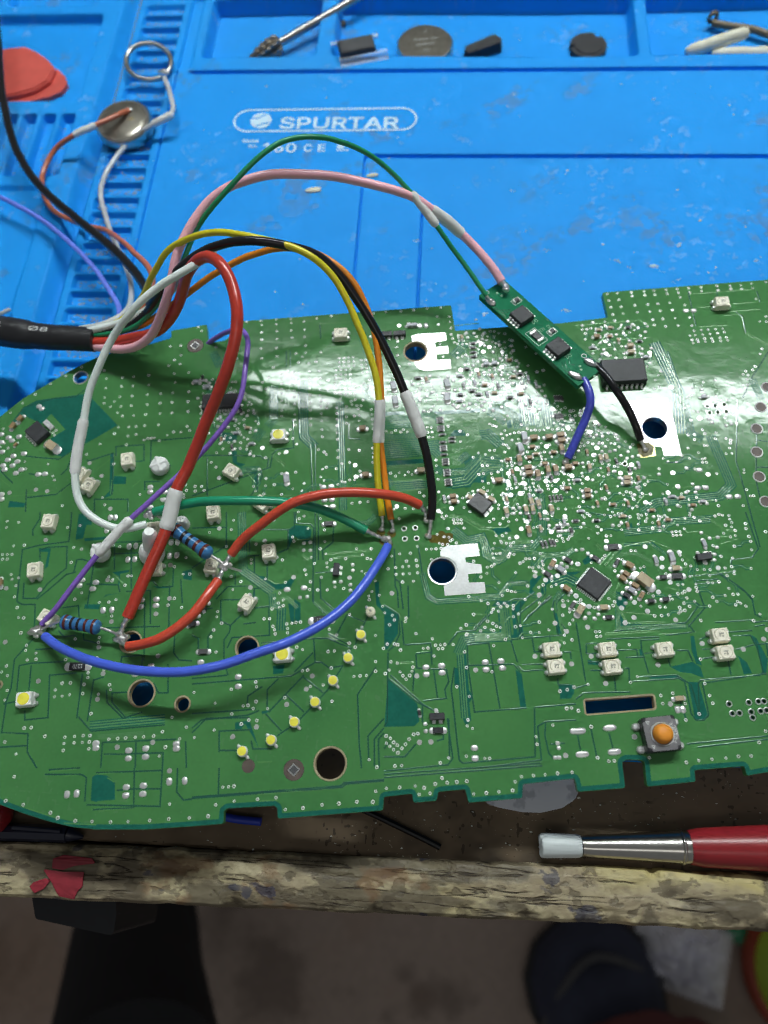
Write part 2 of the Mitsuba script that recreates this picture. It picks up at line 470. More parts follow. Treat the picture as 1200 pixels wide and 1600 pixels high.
def sdbox(X, Y, x0, x1, y0, y1, r):
    cx, cy, hx, hy = (x0 + x1) / 2, (y0 + y1) / 2, (x1 - x0) / 2 - r, (y1 - y0) / 2 - r
    dx, dy = np.abs(X - cx) - hx, np.abs(Y - cy) - hy
    return np.hypot(np.maximum(dx, 0), np.maximum(dy, 0)) + np.minimum(np.maximum(dx, dy), 0) - r


def sst(a, b, x):
    t = np.clip((x - a) / (b - a), 0, 1)
    return t * t * (3 - 2 * t)


def recess(Z, X, Y, x0, x1, y0, y1, d, r=.0008, soft=.0007):
    s = sdbox(X, Y, x0, x1, y0, y1, r)
    return np.minimum(Z, Z * 0 - d * sst(soft / 2, -soft / 2, s)) if d > 0 else np.maximum(Z, -d * sst(soft / 2, -soft / 2, s))


def field(x0, x1, fn, ny=640, step=.0004):
    xs = np.arange(x0, x1 + step / 2, step)
    ys = np.linspace(.0175, .272, ny)
    for g in (-.0236, -.0068, -.0835):
        if x0 < g < x1:
            xs = np.union1d(xs[np.abs(xs - g) > .0011], g + np.arange(-.0010, .00101, .0001))
    for g in (.21145, .17675):
        ys = np.union1d(ys[np.abs(ys - g) > .0013], g + np.arange(-.0012, .00121, .00015))
    X, Y = np.meshgrid(xs, ys, indexing='ij')
    Z = fn(X, Y)
    Z = Z + .00004 * (meshkit.fbm(np.stack([X * 60, Y * 60, X * 0], -1), 2, 4) - .5)
    # skirts down to the bench
    X = np.pad(X, 1, mode='edge'); Y = np.pad(Y, 1, mode='edge'); Z = np.pad(Z, 1, constant_values=ZBENCH)
    n, w = X.shape
    i, j = np.meshgrid(np.arange(n - 1), np.arange(w - 1), indexing='ij')
    a = (i * w + j).ravel(); b = a + w; c = a + w + 1; d = a + 1
    return trimesh.Trimesh(np.stack([X, Y, Z], -1).reshape(-1, 3), np.vstack([np.stack([a, b, c], 1), np.stack([a, c, d], 1)]), process=False)


def work_panel(X, Y):
    Z = np.zeros_like(X)
    for k in range(42):                                          # the comb of slots down the left side
        y1 = .2425 - .00545 * k
        Z = recess(Z, X, Y, -.0985, -.0862, y1 - .0039, y1, .0015, .0005, .0005)
    Z = recess(Z, X, Y, -.0838, -.0832, .0, .212, .0009, .0001, .0003)
    Z = recess(Z, X, Y, -.0838, -.0800, .2135, .246, .0012, .0004, .0008)
    Z = recess(Z, X, Y, -.0795, .20, .2107, .2121, .0020, .0003, .0004)      # long grooves of the work area
    Z = recess(Z, X, Y, -.0236, .20, .1762, .1774, .0019, .0003, .0004)
    Z = recess(Z, X, Y, -.0239, -.0233, .0, .1766, .0012, .0001, .00025)
    Z = recess(Z, X, Y, -.0071, -.0065, .0, .1560, .0012, .0001, .00025)
    wav = .0006 * np.sin(X * 40)
    for a, b in ((-.0765, -.0420), (-.0360, .0545), (.0590, .20)):           # the parts trays at the back
        Z = recess(Z, X, Y + wav, a, b, .2180, .2445, .0050, .0012, .0012)
    Z = recess(Z, X, Y, -.130, -.0765, .2475, .30, .003, .001, .001)
    Z = np.minimum(Z, -.003 * sst(SEAM + .0016, SEAM + .0002, X))
    return Z


def tray_module(X, Y):
    Z = np.zeros_like(X) + .0010 * sst(-.1150, -.1128, X)
    Z = recess(Z, X, Y, -.20, -.1125, .200, .2385, .0030, .0015, .0016)
    Z = recess(Z, X, Y, -.145, -.1160, .2435, .30, .0030, .0015, .0016)
    for k in range(12):
        x1 = -.1117 - .00595 * k
        Z = recess(Z, X, Y, x1 - .0040, x1, .1695, .1935, .0026, .0006, .0008)
    Z = recess(Z, X, Y, -.20, -.1135, .0, .1650, .0012, .001, .0012)
    Z = np.minimum(Z, .0010 - .0050 * sst(-.1082, SEAM - .0004, X))
    return Z


mt = thing('soldering_mat', 'blue silicone soldering mat with slots, grooves and parts trays under the green board', 'soldering mat')
put('work_panel', mikit.ply(field(SEAM + .0007, .150, work_panel), 'm_silicone', smooth=True), mt)
put('tray_module', mikit.ply(field(-.205, SEAM - .0006, tray_module), 'm_silicone', smooth=True), mt)
sm = box(.0012, .080, .0042, .0002)
sm.apply_translation([SEAM + .00005, .236, -.0068])
put('seam_strip', mikit.ply(sm, 'm_seam'), mt)
labels['soldering_mat__seam_strip'] = {'label': 'brown strip in the gap between the two mat halves'}


def printed(name, text, height, x, y, width=None, slant=0.0, bold=True, parent=mt, m_='m_matprint', z=.00006, depth_=.00006, deg=0.0):
    t = meshkit.text_mesh(text, height, depth_, bold)
    v = np.array(t.vertices)
    v[:, 0] -= v[:, 0].min()
    if width:
        v[:, 0] *= width / v[:, 0].max()
    v[:, 0] += slant * v[:, 1]
    t = trimesh.Trimesh(v, t.faces, process=False)
    put(name, {**mikit.ply(t, m_), 'to_world': place(x, y, z, deg)}, parent)


# the print on the mat: emblem and name in a rounded frame, the model line under it
A, B = at(365, 189), at(652, 186)
hgt = .0046
fr = sg.LineString([A + [hgt, 0, 0], B - [hgt, 0, 0]]).buffer(hgt, quad_segs=16)
put('logo_frame', mikit.ply(sheet(fr.difference(fr.buffer(-.00055)), .00006, .00006), 'm_matprint'), mt)
C0 = at(408, 189)
disc = sg.Point(C0[0], C0[1]).buffer(.0031, quad_segs=20)
for s in ((-1, .0009), (1, -.0009)):
    cut = sg.LineString([(C0[0] + s[0] * .0042, C0[1] + s[1] - .0002 * s[0]), (C0[0] + s[0] * .0014, C0[1] + s[1]), (C0[0] - s[0] * .0014, C0[1] + s[1] - s[0] * .0016)]).buffer(.00026, cap_style=2)
    disc = disc.difference(cut)
put('emblem', mikit.ply(sheet(disc, .00006, .00006), 'm_matprint'), mt)
p0, p1 = at(436, 201), at(622, 198)
printed('lettering', 'SPURTAR', .0043, p0[0], p0[1], p1[0] - p0[0], .02)
q = at(379, 223); printed('lettering', 'Model', .0012, q[0], q[1], .0047)
q = at(388, 231); printed('lettering', 'No.', .0012, q[0], q[1], .0026)
q = at(409, 238); printed('lettering', '160', .0033, q[0], q[1], .0098)
q = at(474, 237); printed('lettering', 'C', .0027, q[0], q[1], .0024)
q = at(496, 237); printed('lettering', 'E', .0027, q[0], q[1], .0022)
q = at(525, 236)
bin_ = unary_union([sg.box(q[0] + .0002, q[1] + .0009, q[0] + .0022, q[1] + .0024), sg.box(q[0], q[1], q[0] + .0036, q[1] + .0005), sg.box(q[0] + .0028, q[1] + .0016, q[0] + .0034, q[1] + .0031)])
put('bin_mark', mikit.ply(sheet(bin_, .00006, .00006), 'm_matprint'), mt)

# pale scuffs and solder splashes on the work area
for x, y, l, w_, dg, n_ in ((965, 408, 2.6, .7, -22, 5), (985, 420, 1.6, .6, -40, 4), (1022, 417, 2.2, 1.1, -20, 6), (1036, 426, 1.6, .5, -30, 3), (1060, 437, 2.0, .7, 35, 4), (1182, 406, 2.4, .8, 40, 4),
                            (1060, 383, 1.3, .9, 60, 5), (672, 389, 1.8, .5, 20, 3), (855, 391, 1.8, .5, -25, 4), (822, 361, 1.2, .5, 40, 3), (887, 486, 1.5, .9, 0, 6), (757, 491, 1.8, .8, 10, 4), (803, 148, 1.0, .9, 0, 2), (802, 298, 1.0, .9, 0, 2), (650, 377, 1.3, .8, 10, 3), (1021, 155, .8, .8, 0, 2)):
    q = at(x, y)
    d = math.radians(dg); ms = []
    for k in range(n_ * 2):
        u_, v_ = rng.normal(0, l * .38) * MM, rng.normal(0, w_ * .30) * MM
        r = rng.uniform(.10, .34) * w_ * MM
        ms.append(blob((q[0] + u_ * math.cos(d) - v_ * math.sin(d), q[1] + u_ * math.sin(d) + v_ * math.cos(d), .00003), r, k + x, (1.5, .8, .0), .6, 1))
        ms[-1].vertices[:, 2] = .00003 + .00006 * (np.arange(len(ms[-1].vertices)) % 3)
    put('scuff', mikit.ply(concat(ms), 'm_scuff'), mt)

# crumbs of solder, flux and plastic lying about on the mat and in its slots
ms = []
for k in range(90):
    y = rng.uniform(.10, .236); x = rng.uniform(-.10, .11)
    z = 0 if y < .212 else -.005
    if .2085 < y < .219:
        continue
    r = abs(rng.normal(.00010, .00009)) + .00004
    ms.append(blob((x, y, z + r * .3), r, k, (1.4, 1, .5), .5, 1))
CUT = len(ms)
for k in range(42):
    for _ in range(44):
        y = .2425 - .00545 * k - rng.uniform(.0008, .0037)
        r = rng.uniform(.00008, .00028)
        ms.append(blob((rng.uniform(-.0980, -.0866), y, -.0015 + r * .3), r, k, (1.6, 1, .5), .5, 1))
for _ in range(160):
    r = rng.uniform(.00008, .0003)
    ms.append(blob((rng.uniform(-.15, -.112), rng.uniform(.171, .192), -.0026 + r * .3), r, 3, (1.5, 1, .5), .5, 1))
put('crumbs', mikit.ply(concat(ms[:CUT]), 'm_crumb'), kind='stuff')
labels['crumbs'] = {'label': 'pale crumbs scattered over the blue mat', 'category': 'debris', 'kind': 'stuff'}
put('slot_dirt', mikit.ply(concat(ms[CUT:]), 'm_dust'), kind='stuff')
labels['slot_dirt'] = {'label': 'grey brown dirt lying in the slots of the mat', 'category': 'dirt', 'kind': 'stuff'}
for k, (x, y, l) in enumerate(((490, 298, .0022), (582, 275, .0016))):
    q = at(x, y)
    e = blob((0, 0, 0), l, 11 + k, (1, .38, .16), .35)
    key = put('wax_flake', {**mikit.ply(e, 'm_wax', smooth=True), 'to_world': place(q[0], q[1], .0003, 12)})
    labels[key] = {'label': ['elongated cream flake on the mat below the pink cable', 'round cream flake on the mat between the green and pink cables'][k], 'category': 'flake'}
# swarf and grit on the bench top
ms = []
for k in range(150):
    q = at(rng.uniform(0, 1200), rng.uniform(1235, 1345), ZBENCH)
    r = abs(rng.normal(.00005, .00004)) + .00003
    ms.append(blob((q[0], q[1], ZBENCH + r * .3), r, k, (rng.uniform(1, 3), rng.uniform(.6, 1.4), .5), .5, 1))
put('grit', mikit.ply(concat(ms), 'm_crumb'), kind='stuff')
labels['grit'] = {'label': 'bright grit on the brown bench top', 'category': 'debris', 'kind': 'stuff'}

# ================================================================ the big green circuit board and everything soldered to it
BD = thing('circuit_board', 'large green printed circuit board with rounded left end, crowded with small parts', 'circuit board')
OUT = "-60,690 -30,672 0,651 37,622 95,588 125,571 155,557 212,541 234,538 265,529 268,526 267,517 323,507 325,530 334,535 352,532 367,516 376,502 600,485 705,477 711,517 790,511 877,505 950,496 941,457 1200,437 1330,428 1335,700 1340,1190 1200,1206 1167,1212 1163,1197 1085,1203 1087,1221 1011,1229 1007,1190 1000,1187 978,1187 972,1191 977,1231 903,1237 898,1216 817,1225 816,1247 732,1254 727,1233 685,1237 682,1251 646,1254 644,1240 600,1245 598,1266 434,1279 433,1262 428,1259 355,1263 350,1267 349,1287 300,1291 225,1296 150,1296 112,1292 75,1283 37,1271 0,1257 -60,1215 -110,1130 -130,1000 -125,860 -100,750"
outline = sg.Polygon(pts(OUT)[:, :2]).buffer(-.0004).buffer(.0008).buffer(-.0004)
HOLES = [(691, 892, 21.5, 'silver'), (649, 549, 17.5, 'green'), (1023, 669, 20, 'silver'), (204, 1003, 16.5, 'fr4'), (386, 1012, 17.5, 'fr4'),
         (221, 1083, 20.5, 'fr4'), (285, 1100, 11.5, 'fr4'), (516, 1193, 24.5, 'fr4'), (126, 590, 11, 'silver'), (-2, 1070, 5, 'fr4')]
panel, rims = outline, []
for x, y, r, kind in HOLES:
    c = at(x, y, ZB); R = r * depth(c) / F_PX
    panel = panel.difference(sg.Point(c[:2]).buffer(R, quad_segs=12))
    rims.append((c, R, kind))
BORES = []
for o, s, gold in (((900, 400, 4), "820,937 870,935 925,928 835,980 887,977 940,972", 0), ((900, 800, 4), "957,1200 1080,1190 1140,1185 1175,1183 978,1260 1022,1257 1095,1250 1155,1245 1192,1240 1105,1285", 0),
                   ((600, 800, 4), "125,105 195,100 130,168 203,165", 0), ((900, 400, 4), "305,1300", 0)):
    for p in pts(s, o):
        BORES.append((p, gold))
        panel = panel.difference(sg.Point(p[:2]).buffer(.00037, quad_segs=4))
slot = sg.Polygon(pts("912,1093 1022,1085 1025,1108 915,1117")[:, :2]).buffer(-.0005).buffer(.0005)
panel = panel.difference(slot)
TH = .0016
pe = trimesh.creation.extrude_polygon(panel, TH, engine='earcut')
pe.apply_translation([0, 0, ZB - TH])
put('panel', mikit.ply(pe, 'm_mask'), BD)
for c, R, kind in rims:
    rim = lathe([(R - .00012, -TH), (R - .00012, .00003), (R + .00022, .00006), (R + .00026, 0)], 28)
    rim.invert()
    put('hole_rim', {**mikit.ply(rim, 'm_tin' if kind == 'silver' else 'm_fr4', smooth=40), 'to_world': place(*c, 0)}, BD)
sr = slot.exterior.buffer(.00018).intersection(slot.buffer(.0003))
put('slot_rim', mikit.ply(sheet(sr, ZB - TH, TH + .00003), 'm_fr4'), BD)
for x, y, a, b in ((640, 760, .012, .006), (850, 980, .010, .008), (160, 900, .008, .012), (1120, 860, .012, .006), (420, 560, .012, .006), (1000, 520, .01, .006)):
    q = at(x, y, ZB)
    e = box(a, b, ZB - TH, .0004)
    put('connector', {**mikit.ply(e, 'm_chip'), 'to_world': place(q[0], q[1], .0004, BOARD_ANGLE)}, BD)

# ---- areas without copper show darker through the lacquer
BARE = {
    (0, 400, 4): "715,1375 790,1380 785,1425 705,1425;60,1530 160,1545 150,1570 50,1570;690,1240 712,1232 708,1470 690,1500 640,1515 685,1470;40,1090 150,945 225,905 350,885 480,870 545,860 735,1058 390,1255 330,1240 300,1150 410,1085 320,985 260,1050 160,1000 60,1060",
    (300, 400, 4): "165,1100 280,1110 280,1165 165,1165;250,1220 280,1220 282,1290 335,1302 300,1320 255,1290;345,1340 410,1345 405,1440 380,1400 390,1360 340,1352",
    (600, 600, 8): "0,965 480,935 510,985 0,1035;0,1055 70,1090 60,1120 0,1135;820,650 880,575 1000,580 1025,645;1000,975 1095,900 1112,930 1010,1015;1085,1230 1170,1130 1280,1110 1280,1235;850,1275 1040,1262 1080,1240 1090,1292 760,1300;460,345 700,345 760,335 1200,305 1200,355 640,385;0,350 250,340 270,380 0,400",
    (750, 600, 8): "100,290 230,300 330,360 300,380 180,330 100,330;330,470 380,440 400,540 350,560;460,380 520,350 560,520 480,560",
    (750, 780, 6.667): "110,298 290,285 330,335 240,345 190,372 140,330;125,1112 172,1060 320,1055 315,1105 200,1115;330,1065 485,1052 390,1190 340,1140;315,1448 350,1400 330,1135 365,1150 398,1440;515,855 560,800 650,795 540,940 565,960 500,1025 525,900;625,1000 645,905 715,800 880,755 840,815 690,890 690,955;770,1190 798,1185 858,1400 800,1400;395,1435 405,1315 445,1320 455,1435;875,762 1055,752 1000,785 890,790;1065,642 1130,585 1195,640 1090,685;755,1060 795,1010 815,945 785,1060",
    (600, 800, 4): "25,1045 208,1198 220,1308 190,1338 2,1343;2,590 88,645 88,760 20,860 2,855;500,870 512,875 530,1110 556,1155 532,1195 545,1300 515,1340 492,1290 525,1165;822,985 860,1012 890,1225 852,1220;440,975 458,975 472,1085 440,1085;1092,1080 1188,1080 1188,1128 1168,1165 1102,1168",
    (900, 800, 4): "590,968 725,937 738,942 778,972 800,1038 720,1008 650,1000;715,775 738,775 758,900 788,958 752,948 722,860;1005,892 1068,940 1100,1008 1050,1015 1022,920;1097,767 1128,790 1198,920 1188,1008 1165,1008 1145,900;700,1062 765,1064 825,1275 798,1298 745,1298;305,192 478,188 575,262 560,275 460,205 300,218 250,280;245,585 305,688 420,690 400,715 265,718;72,922 158,942 158,958 75,953;455,1022 620,1018 648,1035 462,1043;395,857 413,857 423,898 400,898;320,95 348,65 356,105;250,492 325,520 308,600 252,598",
    (0, 800, 4): "492,15 548,0 575,0 573,80 540,80 518,165 472,173;527,165 688,152 680,168 530,183;242,227 318,227 300,340 278,358 302,250 245,247;530,577 628,577 618,608 527,603;702,377 808,362 803,375 750,387 748,448 737,458 745,402;642,540 662,517 758,507 668,522;952,462 1075,472 988,478;1142,372 1198,357 1198,428 1147,418",
    (300, 800, 4): "602,110 642,82 718,87 748,112 738,188 690,178 640,152 606,225;398,397 450,402 520,452 580,447 640,397 648,412 610,478 500,488 440,448;640,542 678,572 678,688 642,678;602,572 638,582 638,688 617,688;270,1317 358,1302 418,1478 380,1402 330,1322 308,1358 270,1358;507,962 578,952 570,1008 507,1013;1142,442 1168,432 1170,560 1198,602 1198,628 1152,580;432,1247 478,1237 478,1253 440,1263",
    (0, 1200, 4): "577,57 602,40 668,47 718,87 718,198 610,206 605,213 567,203",
}
# tracks: path, how many side by side, spacing (in units of the enlarged view), width in mm
TRACKS = {
    (300, 400, 4): ["795,425 1000,410|1|0|.22", "800,520 900,500|1|0|.22", "810,570 1040,560|1|0|.2", "580,585 635,540|2|22|.2", "512,810 510,1020|6|8|.16", "515,1020 472,1065|6|8|.16", "440,1085 395,1150|6|8|.16",
                    "690,780 700,1130 770,1195|4|13|.18", "600,790 590,1010|2|20|.16", "925,910 935,1250 945,1590|5|8|.16", "500,1245 580,1310|2|12|.2", "530,1210 640,1200|1|0|.2", "300,1340 420,1330|4|9|.16",
                    "160,1165 340,1160|2|9|.2", "205,1190 340,1180|2|8|.2", "130,600 175,690|4|11|.15", "210,700 390,695|1|0|.2", "1085,800 1100,900|4|8|.16", "1085,790 1140,740|2|12|.2", "340,1540 420,1470|3|12|.15", "330,1340 400,1420|1|0|.2", "1010,1430 1085,1425|1|0|.18", "980,1045 1050,1040|1|0|.18", "820,840 980,835|1|0|.2", "470,1500 640,1495|1|0|.18"],
    (600, 400, 4): ["430,630 510,545|4|12|.18", "555,700 562,820|3|11|.18", "795,690 845,645|2|10|.2", "845,790 885,1050|5|9|.15", "950,900 975,1070|4|9|.15", "1010,890 1030,1060|5|9|.15", "905,880 930,1060|5|10|.15", "0,730 400,715|1|0|.2", "410,440 590,420|1|0|.2", "40,770 380,755|2|12|.18", "20,850 600,835|2|12|.18", "0,930 620,905|3|10|.18", "600,870 690,830|3|10|.16"],
    (600, 600, 8): ["0,445 330,420|4|16|.15", "0,530 350,510|5|15|.15", "0,665 420,645|4|15|.15", "0,830 470,790|15|16|.15", "0,1040 500,1010|3|18|.15", "140,1280 560,1250|8|17|.15", "540,800 640,790 720,870|10|18|.15",
                    "460,385 600,375 690,445|4|16|.15", "760,400 1200,372|3|18|.15", "760,480 1200,462|2|18|.15", "760,600 820,590 870,545 1200,520|3|16|.15", "840,1240 1030,1210 1260,960|6|25|.15", "840,1110 1030,1085 1220,890|4|22|.15",
                    "940,975 1050,865|4|20|.15", "630,690 700,675 780,690|2|20|.15", "650,1050 740,1110|4|20|.15", "680,1230 750,1190|3|20|.15", "0,1180 110,1270|4|22|.16", "0,1225 560,1190|1|0|.2", "160,1345 560,1310|1|0|.2", "660,1490 730,1420 830,1415|1|0|.2", "690,1560 780,1540|1|0|.2", "0,60 1200,20|1|0|.16", "0,120 160,110|3|22|.16", "380,180 740,150|2|40|.18", "380,260 740,240|2|24|.18", "860,80 1000,60|3|30|.18", "860,230 1000,215|2|30|.18", "1000,230 1120,110|2|26|.18", "860,840 980,840|1|0|.15"],
    (750, 600, 8): ["700,240 770,530|8|16|.13", "490,0 540,280|7|13|.13", "560,310 600,530|6|13|.13", "160,255 230,260 430,385 480,560|4|20|.15", "100,340 200,390 320,490|4|20|.15", "0,640 100,625 260,770|6|20|.15", "0,1000 280,980|14|15|.13", "0,1150 120,1070 300,1060|5|17|.13", "860,470 940,510|4|20|.13", "980,470 1060,520|4|20|.13", "540,0 700,10|1|0|.15", "940,80 1000,30|3|16|.13", "380,1170 560,1310|2|24|.15", "620,1290 800,1420|4|16|.13", "760,1420 770,1600|6|15|.13", "550,1310 610,1600|3|18|.13", "880,1490 960,1560|3|22|.13", "100,1400 210,1210 330,1130|1|0|.15", "400,1530 480,1400|2|30|.15", "640,1040 740,1010|1|0|.15", "0,900 260,890|3|15|.13", "1040,380 1200,330|2|40|.2", "1060,460 1200,420|1|0|.2"],
    (750, 780, 6.667): ["-20,400 30,420 60,580 160,640 235,620 310,520 530,505|7|11|.15", "540,560 700,590 900,575 975,520|6|10|.15", "540,510 640,400|5|14|.15", "580,710 640,640 690,570|5|14|.15", "630,0 650,200 645,380|6|14|.15", "0,1010 200,1010 300,880 500,870|4|12|.15", "260,1430 230,1130|5|17|.15", "-60,1440 270,1420|7|12|.15", "785,1060 840,960|4|13|.15", "800,1080 860,1390|3|14|.15", "760,800 860,830|1|0|.15", "1010,870 900,815 740,870|5|18|.14", "1040,740 940,720 870,740|1|0|.18", "20,300 270,295 300,270 295,170|1|0|.2", "200,420 260,390 420,400|3|14|.15", "210,455 270,470 350,450 540,440|3|14|.15", "780,420 890,415|1|0|.2", "960,95 1040,90 1060,110|1|0|.2", "1040,270 1160,320|1|0|.2", "870,210 930,215|1|0|.18", "660,190 740,110|3|14|.15", "120,1130 200,1125|1|0|.18", "860,1310 890,1335|1|0|.18", "850,700 900,660|2|14|.16", "820,1460 870,1490|1|0|.18", "40,180 150,130|2|20|.16", "540,320 590,350|2|12|.16"],
    (600, 800, 4): ["380,30 480,40 600,110 680,115 730,180 920,190|1|0|.18", "410,20 500,30 610,95 690,100|2|8|.15", "460,890 500,800 560,790 770,780 750,610|6|9|.15", "478,880 508,1290|5|9|.15", "240,380 275,530 330,560 720,535|5|7|.15", "430,110 520,180 610,160 660,280|6|9|.15", "640,290 740,290|4|7|.15", "100,945 185,942|2|8|.2", "205,880 290,872|1|0|.2", "560,640 640,640|1|0|.2", "870,957 1000,950|1|0|.2", "860,790 1130,772|1|0|.2"],
    (900, 800, 4): ["150,330 240,230 470,180 640,250 705,300 695,345 650,352|1|0|.2", "180,335 290,205 460,195 580,275|2|9|.16", "205,355 285,262 380,258 510,335 540,400|3|9|.16", "210,545 300,628 500,645|1|0|.2", "235,560 320,695 560,690|2|9|.16", "260,600 265,725 690,712|4|7|.15", "300,128 540,102 570,60 840,45|6|8|.15", "840,45 930,112 1000,122|2|10|.18", "670,100 690,127 780,125|1|0|.2", "720,402 1000,372|2|10|.18", "180,765 520,742|2|12|.2", "980,300 1100,290|1|0|.2", "520,765 750,752|1|0|.2", "980,777 1090,770|1|0|.2", "870,690 1090,676|1|0|.2", "785,862 860,856|1|0|.2", "300,868 370,862|1|0|.2", "440,886 500,882|1|0|.2", "130,200 165,240|2|12|.16", "780,130 840,160 960,155|1|0|.2", "890,205 1020,165|1|0|.2", "560,470 640,490 700,485|1|0|.18", "280,430 250,500|2|10|.16", "200,490 280,540|3|12|.16", "110,570 200,640|3|12|.16", "390,1032 470,1028|1|0|.2", "350,1062 430,1057|1|0|.2", "800,1055 1000,1038 1160,1018|1|0|.2", "60,830 135,824|1|0|.2", "10,990 60,1060|2|10|.16"],
    (900, 400, 4): ["490,540 640,850 655,1110|6|11|.16", "555,600 690,990 720,1110 790,1150|4|11|.16", "700,1130 790,1165|3|11|.16", "0,432 400,402 460,430|1|0|.25", "270,522 470,508|1|0|.25", "710,238 1110,208|1|0|.25", "760,322 850,316|1|0|.25", "970,300 1120,288|1|0|.25", "960,347 1150,332|1|0|.25", "930,372 1030,362|1|0|.25", "770,442 950,432|1|0|.25", "1060,480 1200,560|2|14|.22", "720,765 750,800 850,800 890,870|3|12|.2", "840,1120 970,1430 900,1500 500,1540 420,1600|6|9|.15", "1100,770 1160,900|4|10|.16", "350,1590 430,1490 480,1490|1|0|.2", "740,790 780,900 810,1060|3|12|.16", "660,870 700,960|5|9|.15", "40,600 230,570|1|0|.2", "100,600 180,500|1|0|.25", "100,1390 200,1330 480,1380|2|9|.16", "100,1420 230,1390 500,1400|1|0|.16", "600,1450 760,1440|1|0|.2", "820,1330 850,1300|3|9|.16"],
    (0, 800, 4): ["560,1335 1030,1292|5|10|.18", "610,1405 900,1382|3|9|.18", "640,1440 840,1428|1|0|.2", "650,1518 780,1508|1|0|.2", "10,1388 100,1384|1|0|.2", "770,1258 880,1250|1|0|.18", "750,1298 890,1290|1|0|.18", "700,380 780,460|1|0|.2", "600,1420 1000,1398|1|0|.18"],
    (300, 800, 4): ["310,360 505,500|6|9|.16", "310,0 320,350|6|8|.15", "500,510 505,580 560,600|5|8|.15", "560,600 555,740|5|10|.15", "830,265 1130,240|2|9|.2", "880,290 1080,270|2|9|.2", "960,80 1100,70 1150,20|4|8|.16", "765,560 890,690|3|10|.16", "800,545 900,625|2|10|.16", "470,420 520,450 580,440|1|0|.2", "770,385 870,378|1|0|.2", "860,760 985,830|1|0|.2", "430,826 560,812|1|0|.2", "965,648 1085,692|1|0|.2", "690,270 730,300|2|12|.18", "540,545 600,540 660,600|3|10|.16", "640,175 740,170|1|0|.18", "300,560 380,545|1|0|.2", "410,1565 500,1560|1|0|.2", "1160,270 1200,310|2|10|.16", "850,770 980,855|1|0|.2", "900,800 970,790|1|0|.2", "620,1025 540,1030|1|0|.18", "220,462 380,458|1|0|.2", "390,770 440,768|1|0|.2"],
    (0, 1200, 4): ["310,22 480,6|1|0|.2", "400,50 500,40|1|0|.2", "600,38 720,28|1|0|.2", "615,265 830,252|1|0|.2", "570,260 600,258|1|0|.2", "670,60 715,90|1|0|.2", "160,250 350,312|1|0|.2", "400,345 600,355|1|0|.2"],
    (300, 1200, 4): ["410,165 690,142|1|0|.2", "580,140 840,125|2|7|.2", "420,208 540,200|1|0|.2"],
    (0, 400, 4): ["60,1440 0,1390|1|0|.2", "690,1490 700,1400|1|0|.18", "600,1340 700,1260|1|0|.16", "60,1500 380,1480 430,1430|1|0|.16", "830,1440 880,1400|1|0|.16"],
}
bus_ground = []
for o, L in TRACKS.items():
    for w in L:
        path, n, sp, wd = w.split('|')
        q = pts(path, o)
        if int(n) > 3:
            bus_ground.append(sg.LineString(q[:, :2]).buffer((int(n) + .6) * float(sp) / o[2] * depth(q[0]) / F_PX / 2, cap_style=2, join_style=2))
ps = []
for o, s in BARE.items():
    for w in s.split(';'):
        g = sg.Polygon(pts(w, o)[:, :2]).buffer(0)
        if g.area > 0:
            ps.append(g)
edge = outline.difference(outline.buffer(-.00085)).intersection(sg.box(-.2, -.05, .2, .06).union(sg.box(-.2, .045, -.075, .06)))
hole_ring = unary_union([sg.Polygon(pts("960,1182 1020,1178 1022,1240 960,1240")[:, :2])])
bare = unary_union(ps + bus_ground + [edge]).intersection(panel.buffer(-.00002))
put('bare_area', mikit.ply(sheet(bare, ZB - .0001, .000106), 'm_teal'), BD)

